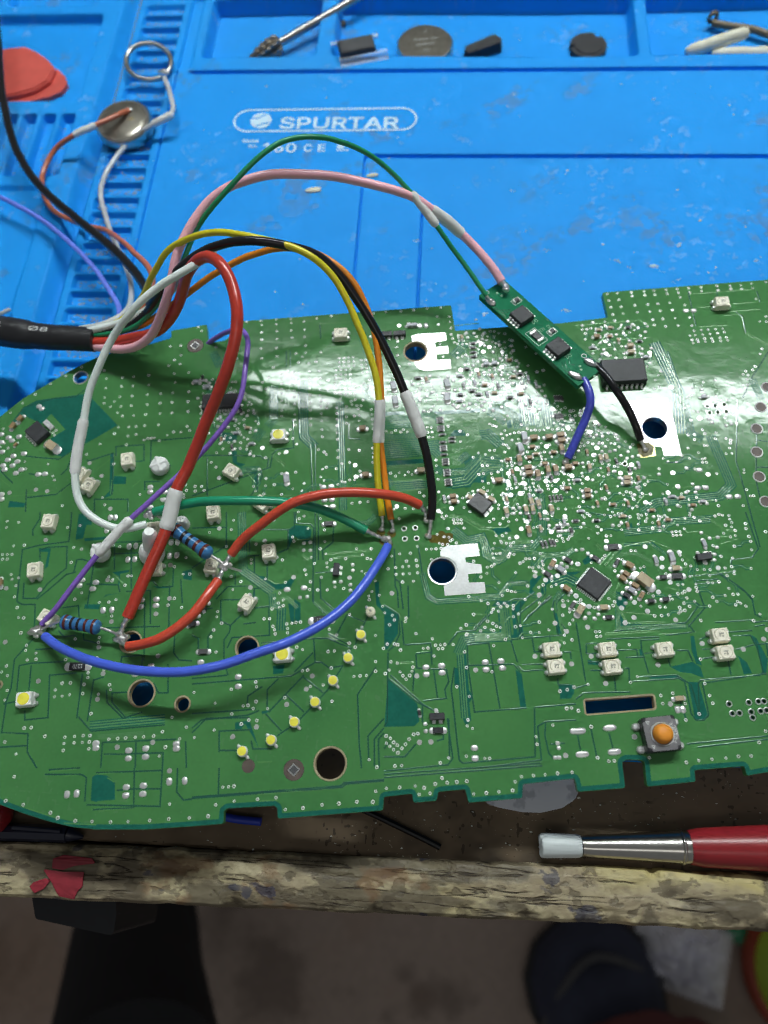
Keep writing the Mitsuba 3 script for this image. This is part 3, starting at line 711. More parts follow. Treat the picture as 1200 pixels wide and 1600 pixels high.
# ---- gaps cut round the copper planes (dark lines) and copper tracks (raised lines)
GAPS = {
    (0, 800, 4): "205,150 205,110 250,40 250,0;105,560 140,235 245,208 430,185 445,60 448,0;250,300 250,240 300,220 420,215 415,350 300,445 225,540 145,540 150,440;105,560 140,578 220,578 215,730 210,790 90,920 70,1100 40,1180 10,1380 175,1385 170,1500 230,1600;475,375 415,390 300,490 230,545;120,960 105,1120;195,960 180,1115;120,960 195,945 400,935;480,1005 310,1020 305,1175 300,1285 155,1300 155,1240;490,1280 570,1370 1030,1330;480,1290 515,1010;545,1310 585,1050 650,1030;665,1110 670,1190 770,1290 890,1250;820,1125 700,1130 700,1190 785,1285;890,895 760,905 755,960;885,980 890,895;640,1440 1100,1420;850,1430 845,1600;630,1600 640,1440;650,1515 1020,1505 1015,1600;1160,1430 1165,1600;715,195 715,360;820,190 820,480;715,260 900,255;700,190 1000,180;540,450 740,455 750,500;585,330 545,590;640,725 1000,715;905,560 900,930;955,430 990,470 1080,465 1085,330;790,495 940,490 940,700;1060,460 1055,720;1050,950 1050,1130 990,1130 960,1070;1095,740 1085,880 1120,925 1200,930;1140,570 1130,420;610,820 525,800 520,760;370,850 220,860;385,600 490,585 495,660;460,380 480,300 515,295 560,310;365,740 400,780 475,770;20,1200 120,1180;0,1470 170,1460",
    (300, 800, 4): "0,100 215,95;215,0 215,210 0,350;350,110 600,110 600,230 530,260;360,130 360,260;600,110 640,100 640,0;470,320 470,430;390,270 390,380;350,275 420,270;390,600 390,480 480,465;180,550 380,545 390,480;180,550 180,680 240,710 310,640;240,710 235,750 200,800 200,930 225,1020;390,600 480,590 485,770 250,785 220,850;150,545 225,465 380,460;270,380 270,460;430,820 760,790 850,790 1000,855;760,790 770,940 620,1025 0,1075;0,1040 220,1020;765,940 810,940 860,975 945,960;755,880 640,1000;650,0 650,70 740,75 760,100 755,560;770,0 770,330;790,0 790,300;770,380 880,375;755,440 760,570 890,690;800,410 805,540 900,620;820,300 815,240 880,190 885,90;585,1140 700,1250;695,1030 820,1130;480,1250 700,1020;460,1260 560,1370;530,1400 620,1340 680,1290 850,1110 940,965;1020,830 1060,730 1100,650;170,1500 170,1370 370,1360;170,1490 280,1490;370,1430 380,1480 500,1480;345,1200 350,1150 440,1090;470,1230 470,1110 540,1040;0,1380 90,1290 360,1285;0,1350 60,1300 350,1270 420,1240;0,1260 300,1240 400,1230;1060,1600 1045,1450 1035,1140 1150,970;965,645 1085,690;905,765 970,640;850,760 980,830;1170,1600 1165,1420 1200,1380;1105,1560 1100,1400 1200,1290;1140,1590 1140,1420 1200,1350;0,620 130,600;320,700 400,690;0,770 40,790 40,860;100,860 100,780 130,740",
    (600, 800, 4): "200,885 295,875 300,960;200,885 205,975 390,985 405,1060 380,1110 390,1165 245,1180;310,985 335,1165;190,990 180,1120;520,830 655,820 725,1230;520,830 525,960 810,950;525,960 565,1250 890,1225;810,950 850,1000;860,955 1000,950;835,960 870,995 1000,985;810,590 860,790;835,940 790,795 1140,770;925,780 940,875 1000,870;1035,770 1040,810;1085,1040 1090,1080 1165,1080;1120,875 1165,875 1170,920;940,1220 1200,1200;940,1220 945,1530 490,1570 470,1550 420,1100 440,970;985,1550 960,1340 1010,1310 1200,1300;985,1550 600,1600;395,1290 430,1540 400,1580 0,1620;405,1290 410,1530;1005,1390 1030,1510 1060,1540;30,1040 210,1190 310,1240;40,1020 240,1200 300,1235;25,870 60,840 100,760 90,640 0,580;0,1340 20,1310 25,880;90,600 85,500 70,460 65,230;120,610 100,440 75,420;155,660 150,460;125,830 110,680;130,830 290,820 300,880;400,830 460,750 570,740 700,600 810,545 890,540 945,500;560,730 650,640;720,520 780,440 905,440;840,640 1010,510;870,690 1040,520;890,660 1050,530;855,560 850,700 870,780;1050,610 1060,560 1130,480;1080,620 1075,570 1150,490;1110,700 1140,740;1060,610 1090,770;215,210 245,430 275,530 330,570;0,1480 30,1440;0,1530 130,1530 200,1450;1010,1310 1005,1390;240,1200 240,1310 260,1330;370,1340 370,1420 330,1430",
    (900, 800, 4): "65,885 65,825 140,820;65,885 130,885;255,865 380,860 385,905;75,940 160,935;90,990 180,990;300,980 330,975 335,1060;240,1030 250,1130;310,910 420,905;190,795 520,780;430,885 500,880;405,800 410,860 455,1010;405,800 520,795;625,865 700,865 730,935;575,915 590,965;820,770 900,755 1100,740;770,800 830,770;980,775 1090,770 1120,830 1200,820;785,860 860,855;770,920 870,905;1000,860 1110,830;950,930 970,1020;1120,790 1170,1000 1150,1020 780,1050 765,1070 770,1260;830,1270 790,1070 1190,1010;830,1270 800,1300 750,1300 720,1260 680,1060 640,1040 350,1060;390,1030 630,1020 720,1080 770,1260;870,690 1090,675 1110,690 1200,680;1115,715 1180,705;0,1100 70,1080;0,1170 50,1130 340,1125;60,1060 0,690;740,560 770,580 690,690 240,745;760,470 805,600 700,720;90,1340 130,1530;10,1390 30,1500;205,1380 235,1490;690,1450 1200,1400;760,1470 1200,1420;880,370 1040,480 1100,540 1120,640 1160,660;900,390 1060,500 1110,560;970,340 970,300 1100,285 1140,230 1060,0;1150,220 1090,0;560,770 740,750 700,700;715,400 880,390 1000,370;740,430 890,420;750,450 890,440;0,0 330,30 320,90 350,110;650,1180 690,1300;1190,820 1200,900",
    (0, 400, 4): "170,1510 350,1490 470,1400;160,1600 165,1460;540,1275 560,1280 710,1230;700,1490 710,1235;725,1250 725,1190 900,1180 900,1280 840,1285;940,1315 945,1155 1200,1135;1070,1310 940,1315;905,1465 905,1410 1000,1410;590,1600 590,1520 800,1520 800,1600;380,1370 420,1330 440,1280;180,1360 240,1370;60,1060 150,945 340,890 470,880 540,830;160,1250 250,1260 370,1270 430,1230;0,1340 80,1420",
    (300, 400, 4): "0,1255 100,1245 430,1250 450,1270;95,1260 95,1500;740,1180 760,1600;770,1180 770,1600;630,1020 635,1200 530,1210 500,1245;480,1260 470,1330;340,1330 410,1335 410,1480;300,1360 430,1340 440,1380 400,1450 340,1540;800,430 805,520;590,590 590,700;615,590 615,700;665,720 670,1110;500,1250 490,1320 0,1500;980,1050 980,1140 1050,1145",
    (900, 400, 4): "700,220 750,440;880,190 885,270;1130,220 1150,290;1000,350 1040,380 1060,480;1200,600 1100,760 1040,890;1010,900 1000,1280 1050,1450 1090,1600;1130,1100 1125,1400 1160,1560;1130,1150 1200,1160;1130,1320 1200,1320;560,1290 640,1290 680,1240",
    (0, 1200, 4): "310,20 310,10 500,0;280,40 510,40 540,60 530,210;540,230 1000,240 1015,0;840,0 835,250;730,140 840,130 1010,130;580,260 830,250;600,30 1010,15;1110,0 1105,150 1145,200 1200,195",
    (300, 1200, 4): "0,190 400,160 940,120 960,100 1200,80;170,0 165,170;0,182 400,152 930,112 950,92 1200,72",
    (600, 1200, 4): "0,40 980,-30;0,60 990,-15;1040,-150 1130,-155",
}
gm = []
for o, s in GAPS.items():
    for w in s.split(';'):
        q = pts(w, o)
        if len(q) > 1:
            gm.append(ridge(q, .00028, .000022, ZB + .000003))
put('plane_gap', mikit.ply(concat(gm), 'm_gap', smooth=True), BD, kind='stuff')

tm, tf = [], []
for o, L in TRACKS.items():
    for w in L:
        path, n, sp, wd = w.split('|')
        q = pts(path, o)
        n = int(n); sp = float(sp) / o[2] * depth(q[0]) / F_PX; wd = float(wd) * 1.15
        if n > 4:
            m_ = max(3, round(n / 1.6)); sp *= n / m_; wd *= min(n / m_, 1.5); n = m_
        if len(q) < 2:
            continue
        for k in range(n):
            (tm if n < 3 else tf).append(ridge(miter(q, (k - (n - 1) / 2) * sp), wd * MM, .000017 + .00001 * (n > 2), ZB + .000004))
put('track', mikit.ply(concat(tm), 'm_track', smooth=True), BD, kind='stuff')
put('bus_track', mikit.ply(concat(tf), 'm_trackfine', smooth=True), BD, kind='stuff')

# meander tracks (length matching) between the resistor arrays and the right hand bus
ms = []
for s in ("820,470 930,462", "1000,470 1190,455", "850,510 930,500", "960,525 1190,510", "980,595 1190,575", "1100,630 1190,620", "990,730 1190,700", "930,805 1150,785", "840,830 960,815", "840,860 960,845", "840,915 960,900", "850,950 960,935", "850,985 960,970", "850,1010 970,1000", "840,1100 1020,1085", "840,1130 1020,1120", "880,1200 1010,1185"):
    a, b = pts(s, (600, 600, 8))
    n = max(4, int(np.linalg.norm(b - a) / .00034))
    t = np.linspace(0, 1, 2 * n)
    q = a + (b - a) * t[:, None]
    d = (b - a)[:2] / np.linalg.norm(b - a)
    sg_ = np.where((np.arange(2 * n) // 2) % 2, 1, -1)[:, None] * .00022
    q[:, :2] += sg_ * np.array([-d[1], d[0]])
    ms.append(ridge(q, .00017, .000017, ZB + .000004))
put('bus_track', mikit.ply(concat(ms), 'm_trackfine', smooth=True), BD, kind='stuff')

# ---- vias
VIAS = {
    (0, 400, 4): "665,765 765,760 835,755 930,745 1090,735 1180,728 660,825 760,815 830,812 930,805 1095,790 750,880 825,875 920,865 1005,860 1080,855 1180,848 820,935 920,928 1000,920 1075,915 1175,910 910,990 1000,985 1075,980 1175,972 655,885 650,920 715,910 755,940 690,942 735,980 765,1000 835,998 805,1068 850,1065 905,1060 990,1055 740,1070 715,1110 850,1115 800,1125 1045,1120 1170,1065 1090,650 1055,685 1125,675 1065,565 1130,560 650,715 410,750 315,800 220,865 140,920 65,980 510,695 1130,620 625,1175 925,1140 945,1138 965,1136 900,1150 995,1155 790,1180 540,1240 875,1490 1150,1490 1165,1465 710,1300 330,1375 340,1400 390,1560 655,1555 640,1510 330,1105 350,1090 340,1120 310,1100 155,1285 300,1300 160,1330 20,1080 50,1200 0,1195 25,1170 1130,1100 1085,1100 1185,1090 1160,1430 1010,1520 1150,1510",
    (300, 400, 4): "340,412 430,405 435,430 525,398 525,425 618,393 620,418 700,410 780,390 870,375 435,478 530,470 620,465 703,460 435,523 530,518 625,510 705,505 432,578 528,575 435,640 532,628 650,610 710,605 805,602 690,630 665,665 730,672 775,660 508,697 560,740 600,718 638,725 735,722 795,720 710,560 560,770 560,800 560,830 560,860 560,905 560,965 560,1000 640,765 640,800 640,840 640,880 643,925 643,990 643,1025 645,1055 735,765 735,795 735,830 737,870 738,915 740,965 742,1015 742,1055 800,765 800,800 800,835 802,870 805,905 806,940 808,985 810,1030 812,1085 815,1130 920,640 950,638 978,635 1006,632 920,665 950,662 978,660 1010,660 920,690 950,688 980,688 1012,685 900,715 930,712 960,712 990,710 900,745 930,742 960,742 990,740 900,770 930,768 960,770 990,768 895,800 925,800 955,800 985,800 1010,800 895,830 925,830 955,830 985,830 1015,830 895,860 930,862 960,862 990,862 1015,862 1058,652 1085,650 1060,680 1088,678 1062,705 1090,702 1064,730 1095,728 1120,650 1118,700 905,950 905,985 906,1020 907,1060 908,1105 910,1145 910,1215 912,1260 965,940 1030,935 965,1005 1015,1000 1045,998 1045,1030 965,1045 1115,505 1135,358 1120,960 1125,990 1128,1020 1130,1050 1132,1080 1130,1200 1132,1230 1134,1258 1130,1290 980,1210 985,1290 985,1400 1045,1215 1050,1345 840,1320 805,1380 460,1260 120,1290 150,1320 655,1175 545,1235 580,1232 790,1210 840,1240 825,1225 560,1360 615,1085 590,1125 630,1140 20,1440 60,1440 75,1465 20,1470 385,1250 385,1440 460,1390 40,445 60,470 100,545 150,570 280,640 480,760 440,790 460,830 720,1540 1000,1545 1050,1540 1100,1535 1020,1460 1030,1485 1040,1375 1015,1400",
    (600, 400, 4): "12,350 105,345 185,338 270,328 355,322 332,378 408,378 412,412 418,450 340,428 85,535 80,570 85,620 25,580 420,490 430,515 440,540 465,510 470,530 490,510 495,530 600,545 620,600 660,570 700,545 720,560 740,600 690,500 630,480 580,500 505,680 510,700 580,715 640,690 700,740 680,780 655,800 620,790 350,550 370,630 158,675 95,690 60,760 887,570 950,610 900,685 785,525 640,525 780,820 735,695",
    (900, 400, 4): "195,238 258,233 345,228 425,222 487,217 562,212 632,207 705,200 782,195 880,187 963,187 1030,182 1097,172 1187,163 350,250 430,244 493,242 570,236 640,230 712,228 785,220 888,213 968,205 1036,205 1105,200 205,278 268,273 218,320 282,317 368,308 448,303 512,298 587,293 680,307 650,258 230,365 295,360 383,352 462,347 527,342 602,337 242,403 480,398 543,393 620,388 710,385 490,430 560,440 638,435 724,435 738,467 783,463 825,460 872,457 917,454 745,495 792,492 838,487 885,482 927,475 712,497 725,525 758,522 803,515 848,515 900,510 940,508 733,544 765,538 808,535 855,534 905,530 948,527 1125,268 1188,378 1148,408 1190,410 1163,580 1150,612 1120,690 1105,712 1070,770 1075,745 1060,720 1045,740 1045,810 1070,805 180,410 283,430 353,425 185,440 38,460 68,460 265,455 295,468 365,463 400,605 395,565 790,1085 937,1140 965,1170 960,1200 938,1235 975,1232 790,1270 808,1265 792,1290 815,1290 820,1185 700,1200 710,1265 600,1360 660,1500 705,1470 880,1360 1050,1335 1050,1355 1065,1460 1090,1500 1110,1498 780,1548 310,1525 185,1520 200,1585 450,1410 400,1405 380,1420 395,1440 360,1410 125,1475 545,1265 520,1330 340,1195 890,1560 1045,1560 530,720 515,745 495,775 520,815 490,830",
    (0, 800, 4): "45,58 118,63 40,97 422,97 85,212 152,208 15,265 45,265 15,295 45,295 75,265 115,412 100,460 460,222 510,232 90,530 445,315 70,390 75,420 107,597 115,660 147,662 130,755 165,833 160,865 225,882 170,925 225,920 10,1000 40,962 45,1023 470,793 410,922 620,785 615,815 548,1035 550,1005 525,1077 388,1070 440,1068 345,1112 340,1155 388,1150 435,1142 517,1135 615,1138 685,1080 690,1110 568,1260 405,1408 466,1403 520,1398 562,1397 400,1447 463,1443 514,1440 558,1437 395,1490 555,1480 680,1420 735,1415 785,1412 845,1408 898,1405 960,1400 280,1402 30,1437 195,1347 150,1350 100,1513 1015,1373 1075,1283 1033,1470 995,1525 1122,1418 1165,1345 30,1175 45,1115 500,85 620,565 680,563 725,548 698,650 780,458 700,430 680,405 800,400 822,400 1090,342 1090,540 1135,597 1145,388 1185,388 650,985 605,912 510,505 468,545 705,422 748,216 710,210 1050,582 1163,285",
    (300, 800, 4): "110,128 245,110 260,52 215,215 400,200 370,297 370,320 530,283 565,300 245,403 305,435 255,485 160,622 155,655 185,695 135,738 118,780 150,875 450,668 485,668 505,715 515,737 520,762 592,700 597,728 597,755 625,695 650,690 678,688 545,595 570,585 540,570 570,550 515,540 548,507 500,605 460,418 583,440 705,362 713,392 740,436 765,322 830,185 800,230 837,262 868,298 842,318 845,345 745,283 725,103 628,157 637,182 803,42 828,112 700,25 670,42 665,0 1065,95 1028,230 1120,230 1065,268 1095,290 1118,296 960,292 808,408 785,487 845,487 735,485 948,478 893,468 1062,370 1085,385 1145,430 1170,520 1125,497 1105,525 1108,548 858,733 905,768 655,845 692,860 983,820 850,872 890,868 1020,845 1062,720 1147,772 1012,1028 1050,1025 1090,1022 1147,935 1147,995 870,975 820,1082 740,1090 875,1183 690,992 722,988 245,1108 12,1128 145,1195 398,1062 403,1092 400,1185 350,1208 382,1228 320,1212 580,1160 472,1230 138,1363 15,1410 248,1262 355,1300 405,1303 308,1325 1107,1548 1155,1595 1197,852 980,870 985,640 1190,590",
    (600, 800, 4): "265,233 296,232 325,230 357,227 367,203 398,203 345,195 376,155 406,158 415,180 428,172 452,193 405,105 398,103 332,140 140,307 202,302 165,258 208,215 98,262 73,348 117,343 155,340 207,337 75,390 120,387 160,385 210,380 25,355 48,275 116,438 185,432 295,295 560,308 690,327 672,340 645,345 643,383 605,405 680,260 702,260 725,258 785,265 812,265 850,320 870,310 887,292 912,292 940,290 990,308 995,330 908,345 935,370 930,348 950,375 968,345 990,355 967,470 995,455 1047,467 1075,453 898,462 772,490 797,497 820,499 607,555 650,572 712,573 752,570 770,588 808,585 730,593 715,620 672,627 560,640 840,638 518,763 480,727 605,742 630,722 668,736 680,697 703,714 728,722 853,711 866,786 1052,607 1117,645 1130,740 1127,770 1127,818 1175,800 1155,520 1150,555 1118,555 1160,625 1185,610 1180,675 1160,700 200,760 302,793 432,828 322,833 353,830 380,828 340,855 367,853 245,852 275,850 313,900 503,874 685,835 85,830 65,825 20,826 103,863 43,937 83,944 180,970 100,1000 118,1023 138,1045 160,1022 175,995 32,988 8,1010 455,1092 533,1153 515,972 675,998 525,1300 520,1337 553,1353 1100,1120 1145,1110 1142,1228 1172,1225 1055,1332 950,1405 957,1452 1188,1095 13,1400 40,1415 15,1445 37,1464 60,1440 83,1457 60,1485 87,1505 112,1477 135,1452 157,1420 185,1390 212,1385 405,1537 352,1568 515,1527 630,1540 660,1540 68,1588 110,1585 435,50 460,48 482,48 440,70 462,70 485,70 362,30 375,42 390,25 360,5 500,100 95,42 700,148 740,148 785,165 810,190 790,195 765,195 735,190 690,195 730,182 763,132 800,10 745,40 770,30 780,60 725,75 685,45 660,60 1120,90 1185,120 1160,155 1175,148 1122,185 1035,170 1080,180 925,185 935,98 960,92 1030,105 1060,110 1090,150 1150,170 1115,165 35,705 65,675 52,645 5,630 137,663 133,685",
    (900, 800, 4): "345,242 372,243 290,297 243,368 402,350 425,342 160,110 137,132 190,150 218,148 157,113 180,272 95,317 165,290 243,20 265,10 338,30 600,125 625,122 650,122 607,147 630,145 655,143 680,38 710,20 738,33 635,82 677,105 935,83 973,65 972,92 995,115 995,147 923,133 965,155 1060,73 1062,103 1080,153 1092,183 1185,123 758,360 802,360 838,360 932,350 973,342 990,370 988,385 945,398 712,402 825,440 893,436 750,450 752,472 758,495 638,455 668,452 637,510 665,507 692,537 742,557 675,570 710,590 648,597 680,615 642,632 525,592 558,595 577,643 535,647 492,650 452,508 1105,527 1010,560 998,580 1062,588 1150,638 780,678 1110,680 405,588 242,562 232,585 205,540 30,550 15,565 115,597 123,748 148,747 130,778 155,776 333,830 75,1077 385,1030 340,1065 778,920 530,1147 542,1197 605,1133 683,1198 835,1147 855,1195 687,1300 770,1262 805,1072 95,1342 15,1242 135,1535 458,1535 483,525 40,20 70,10 130,90 105,60 80,165 30,95 0,60 388,15 410,20 440,15 393,38 515,25 535,30 555,20 520,45 445,40 435,58 868,25 893,15 915,20 955,22 960,45 665,300 685,325 650,270",
    (0, 1200, 4): "35,205 145,230 315,280 360,312 470,330 575,335 690,338 800,335 935,328 1055,318 1182,312 88,55 1060,225",
    (300, 1200, 4): "100,302 148,230 263,207 410,195 525,185 583,260 693,250 813,230 918,222 1030,212 1130,212 1148,145 192,120 228,117 262,114",
    (600, 1200, 4): "15,127 98,121 195,112 251,124 220,165 288,158 320,100 362,63 395,92 455,87 518,82 560,163 640,156 718,149 804,140 820,86 859,54 934,47 1007,42 1085,34 1175,27",
    (900, 1200, 4): "35,27 248,8 48,88 110,93 178,85 245,75 475,8 487,60 573,52 654,44 708,40 1120,5",
    (900, 1200, 4.0): "690,-35 767,-47 850,-55 937,-62 1015,-72 1095,-75 1145,-160 1185,-230 205,-42 240,-45",
    (600, 600, 8): "30,590 95,605 145,580 210,600 245,570 290,598 80,1115 145,1150 190,1108 260,1140 305,1100 350,1132 510,345 560,345 540,540 590,545 545,605 600,600 560,665 610,665 650,950 655,1020 660,1105 675,1190 1115,915 1180,860 1185,1130 1110,1340 1060,1370 985,1425 1000,1545 445,1355 500,1400 685,1350 125,1565 265,1555 365,1560 1075,1595 550,1545 950,590 1045,635 955,720 800,530",
    (750, 600, 8): "120,830 180,830 70,880 155,925 30,1020 90,1020 45,1120 145,1120 225,1100 155,1175 105,1240 30,1215 45,1295 95,1335 155,1385 265,625 310,580 285,680 335,640 380,625 430,610 485,605 540,600 590,560 640,580 690,575 745,580 800,575 850,550 905,570 960,570 400,700 330,765 295,755 360,800 310,850 330,935 380,930 335,980 390,980 345,1025 400,1020 480,690 455,745 620,720 590,750 765,740 730,790 695,820 755,860 805,850 765,905 820,940 775,940 905,1000 745,1020 1055,1125 1015,1090 1110,1200 1165,1200 1120,1250 1175,1245 1010,1280 1050,1270 845,1165 905,1160 880,1220 665,1240 675,1285 730,1275 620,1290 565,1295 495,1250 450,1300 395,1305 340,1310 440,1250 320,1220 370,1165 415,1115 515,1125 540,1180 655,1190 630,1330 670,1390 710,1430 845,1270 855,1315 900,1270 1085,1350 1150,1410 290,1365 295,1420 235,1510 230,1560 470,1505 1020,1305 870,760 640,240 635,300 710,380 720,420 515,510 130,270 345,400 310,440 160,520 120,500 200,530 180,440",
}
spots = []
for o, s in VIAS.items():
    spots += [tuple(p[:2]) for p in pts(s, o)]


def scatter(poly, n, gap, o=(0, 0, 1)):
    """Seeded random spots inside a patch of the board, never closer than gap (mm)."""
    g = sg.Polygon(pts(poly, o)[:, :2])
    x0, y0, x1, y1 = g.bounds
    out, tries = [], 0
    while len(out) < n and tries < n * 60:
        tries += 1
        p = (rng.uniform(x0, x1), rng.uniform(y0, y1))
        if g.contains(sg.Point(p)) and all((p[0] - a) ** 2 + (p[1] - b) ** 2 > (gap * MM) ** 2 for a, b in spots[-400:]):
            out.append(p); spots.append(p)
    return out


routes, clear = [], []


def route(poly, n):
    """Seeded short tracks that leave a via along the board, bend by 45 degrees and end at another."""
    g = sg.Polygon(pts(poly)[:, :2])
    start = [q for q in spots if g.contains(sg.Point(q))] + scatter(poly, 12, 1.2)
    for _ in range(n):
        a0 = math.radians(BOARD_ANGLE + 90 * rng.integers(4)); a1 = a0 + math.radians(45 * rng.choice((-1, 1)))
        p0 = np.array(start[rng.integers(len(start))]); p1 = p0 + rng.uniform(.6, 2.6) * MM * np.array([math.cos(a0), math.sin(a0)])
        p2 = p1 + rng.uniform(.5, 2.0) * MM * np.array([math.cos(a1), math.sin(a1)]); p3 = p2 + rng.uniform(.3, 2.0) * MM * np.array([math.cos(a0), math.sin(a0)])
        q = np.array([p0, p1, p2, p3])
        ln = sg.LineString(q)
        if g.contains(ln) and all(ln.distance(e) > .00042 for e in clear):
            clear.append(ln); spots.append(tuple(p3))
            routes.append(q)


for w, n in (("780,712 900,692 1005,722 1005,835 860,838 785,812", 260), ("712,520 792,513 835,605 715,640", 130), ("900,508 1012,502 1022,560 1000,605 925,565", 90), ("850,615 905,640 1000,702 870,702", 90),
             ("640,585 850,578 855,636 640,642", 130), ("1005,715 1110,705 1125,830 1010,840", 110), ("308,588 372,588 408,650 398,712 330,714 306,640", 90), ("385,720 560,715 560,770 390,790", 40), ("700,850 880,845 860,1000 720,1000", 60), ("1000,850 1180,840 1180,960 1010,970", 60)):
    route(w, n)
put('clearance', mikit.ply(concat([ridge(q, .00050, .000004, ZB + .000007) for q in routes]), 'm_teal', smooth=True), BD, kind='stuff')
put('track', mikit.ply(concat([ridge(q, .00021, .000022, ZB + .000009) for q in routes]), 'm_track', smooth=True), BD, kind='stuff')
scatter("712,522 792,515 828,600 715,640", 60, .9)
scatter("780,715 900,695 1000,725 1000,830 860,835 790,810", 70, .9)
scatter("850,620 905,640 1000,700 880,700", 45, .8)
scatter("1060,600 1135,590 1160,690 1075,700", 34, .9)
scatter("640,590 840,580 850,632 640,640", 50, .9)
scatter("312,590 372,590 405,650 395,710 330,710 310,640", 70, .7)
scatter("900,510 1010,505 1020,560 1000,600 930,560", 34, .9)
scatter("500,590 600,590 600,640 500,640", 30, .9)
via = lathe([(.00037, -.00001), (.00032, .000026), (.00026, .000040), (.00019, .000036), (.00014, .000016)], 10)
via.invert() if via.face_normals[:, 2].mean() < 0 else None
hole = trimesh.creation.cylinder(.00016, .00004, sections=8)
vm, hm = [], []
big = set()
for x, y in spots:
    if not panel.contains(sg.Point(x, y)):
        continue
    s = .8 + .3 * rng.random()
    vm.append((via.vertices * [s, s, 1] + [x, y, ZB], via.faces)); hm.append((hole.vertices * [s, s, 1] + [x, y, ZB], hole.faces))
put('via', mikit.ply(concat(vm), 'm_via', smooth=True), BD, kind='stuff')
put('via_centre', mikit.ply(concat(hm), 'm_teal'), BD, kind='stuff')

# plated through holes for pins, larger than the vias
ring_p = [(.00064, -.00002), (.00062, .00003), (.00052, .00006), (.00040, .00004), (.00036, -.0016)]
pin = mikit.ply(lathe(ring_p, 16), 'm_gold', smooth=40)
pin_s = mikit.ply(lathe(ring_p, 16), 'm_tin', smooth=40)
for p, gold in BORES:
    put('pin_hole', {**(pin if gold else pin_s), 'to_world': place(*p, 0)}, BD)

# ---- test points (flat tinned discs)
disc_ = mikit.ply(trimesh.creation.cylinder(.00052, .00012, sections=16), 'm_tin')
disc_d = mikit.ply(trimesh.creation.cylinder(.00050, .00010, sections=16), 'm_tindull')
TPS = {(750, 780, 6.667): "278,38 490,235 430,310 382,395 675,135 885,180 742,340 1015,675 805,797 683,842 997,1005 1135,1118",
       (750, 600, 8): "665,330 830,780 463,1063 358,1118 363,1258 385,1387 507,1370 553,1245 825,1215 943,1213 763,1335 950,1333 1148,1148 332,1487 1100,550 1140,440 910,315 350,30",
       (900, 800, 4): "190,182 432,217 645,252 537,290 537,345 588,440 515,500 705,485 447,620 362,660 307,692 285,600 365,565 82,590 12,325 888,350 0,525 365,1405",
       (600, 400, 4): "605,547 658,570 620,598 740,600 735,695 480,712 95,435 580,715 935,965 1150,1075 830,1330 775,1410 850,1485 870,1420 980,1470 1075,1465 790,1495 1130,680 1165,970", (900, 400, 4): "130,1200 110,1245 70,1390 605,1355 575,1480 825,1365 635,1440 278,1357 338,1355 348,1305 435,1540 85,1100 125,1040 460,605 185,535 188,610 595,820 770,1015",
       (300, 400, 4): "1020,1308 1025,1380 440,1200 170,1388 590,1225", (600, 600, 8): "845,1555 680,1590 160,1530", (0, 800, 4): "1065,332"}
TPD = {(750, 780, 6.667): "573,800 617,995 780,1292 902,1378 870,1110 1120,1332", (600, 800, 4): "205,1025 573,988 943,902 1172,950 222,1440 293,1437 1135,1522 50,508", (900, 800, 4): "72,720 622,675 788,822 95,902 512,955 185,1072 1045,858 1172,795 590,1200 1195,735",
       (0, 800, 4): "287,175 250,485 33,813 240,1057 673,425 697,685 618,845 645,1010 610,1170 1060,540 975,637 988,900 955,1440 733,1470 40,477", (300, 800, 4): "455,180 635,408 365,472 510,48 172,103 985,412 685,748 752,1025 715,1107 592,1203 403,1343 255,1405", (0, 400, 4): "560,1295 635,1375 225,1460 295,1470 60,1480 690,1580", (0, 1200, 4): "1060,18"}
for src, d in ((TPS, disc_), (TPD, disc_d)):
    for o, s in src.items():
        for p in pts(s, o):
            if panel.contains(sg.Point(p[:2])):
                put('test_point', {**d, 'to_world': place(*p, 0)}, BD)

# ---- solder pads without a part: each a low dome of solder
def dome(a, b, h, seed):
    e = trimesh.creation.icosphere(2, 1.0)
    v = e.vertices.copy()
    v = np.sign(v) * np.abs(v) ** .8
    v[:, :2] *= (1 + .16 * (meshkit.noise(v * 1.3 + seed, seed) - .5))[:, None]
    v[:, 2] *= 1 + .35 * (meshkit.noise(v * 1.5 + seed * 2.7, seed) - .5)
    v[:, 2] = np.where(v[:, 2] > 0, v[:, 2], v[:, 2] * .05)
    return mikit.ply(trimesh.Trimesh(v * [a, b, h], e.faces, process=False), 'm_solder', smooth=True)


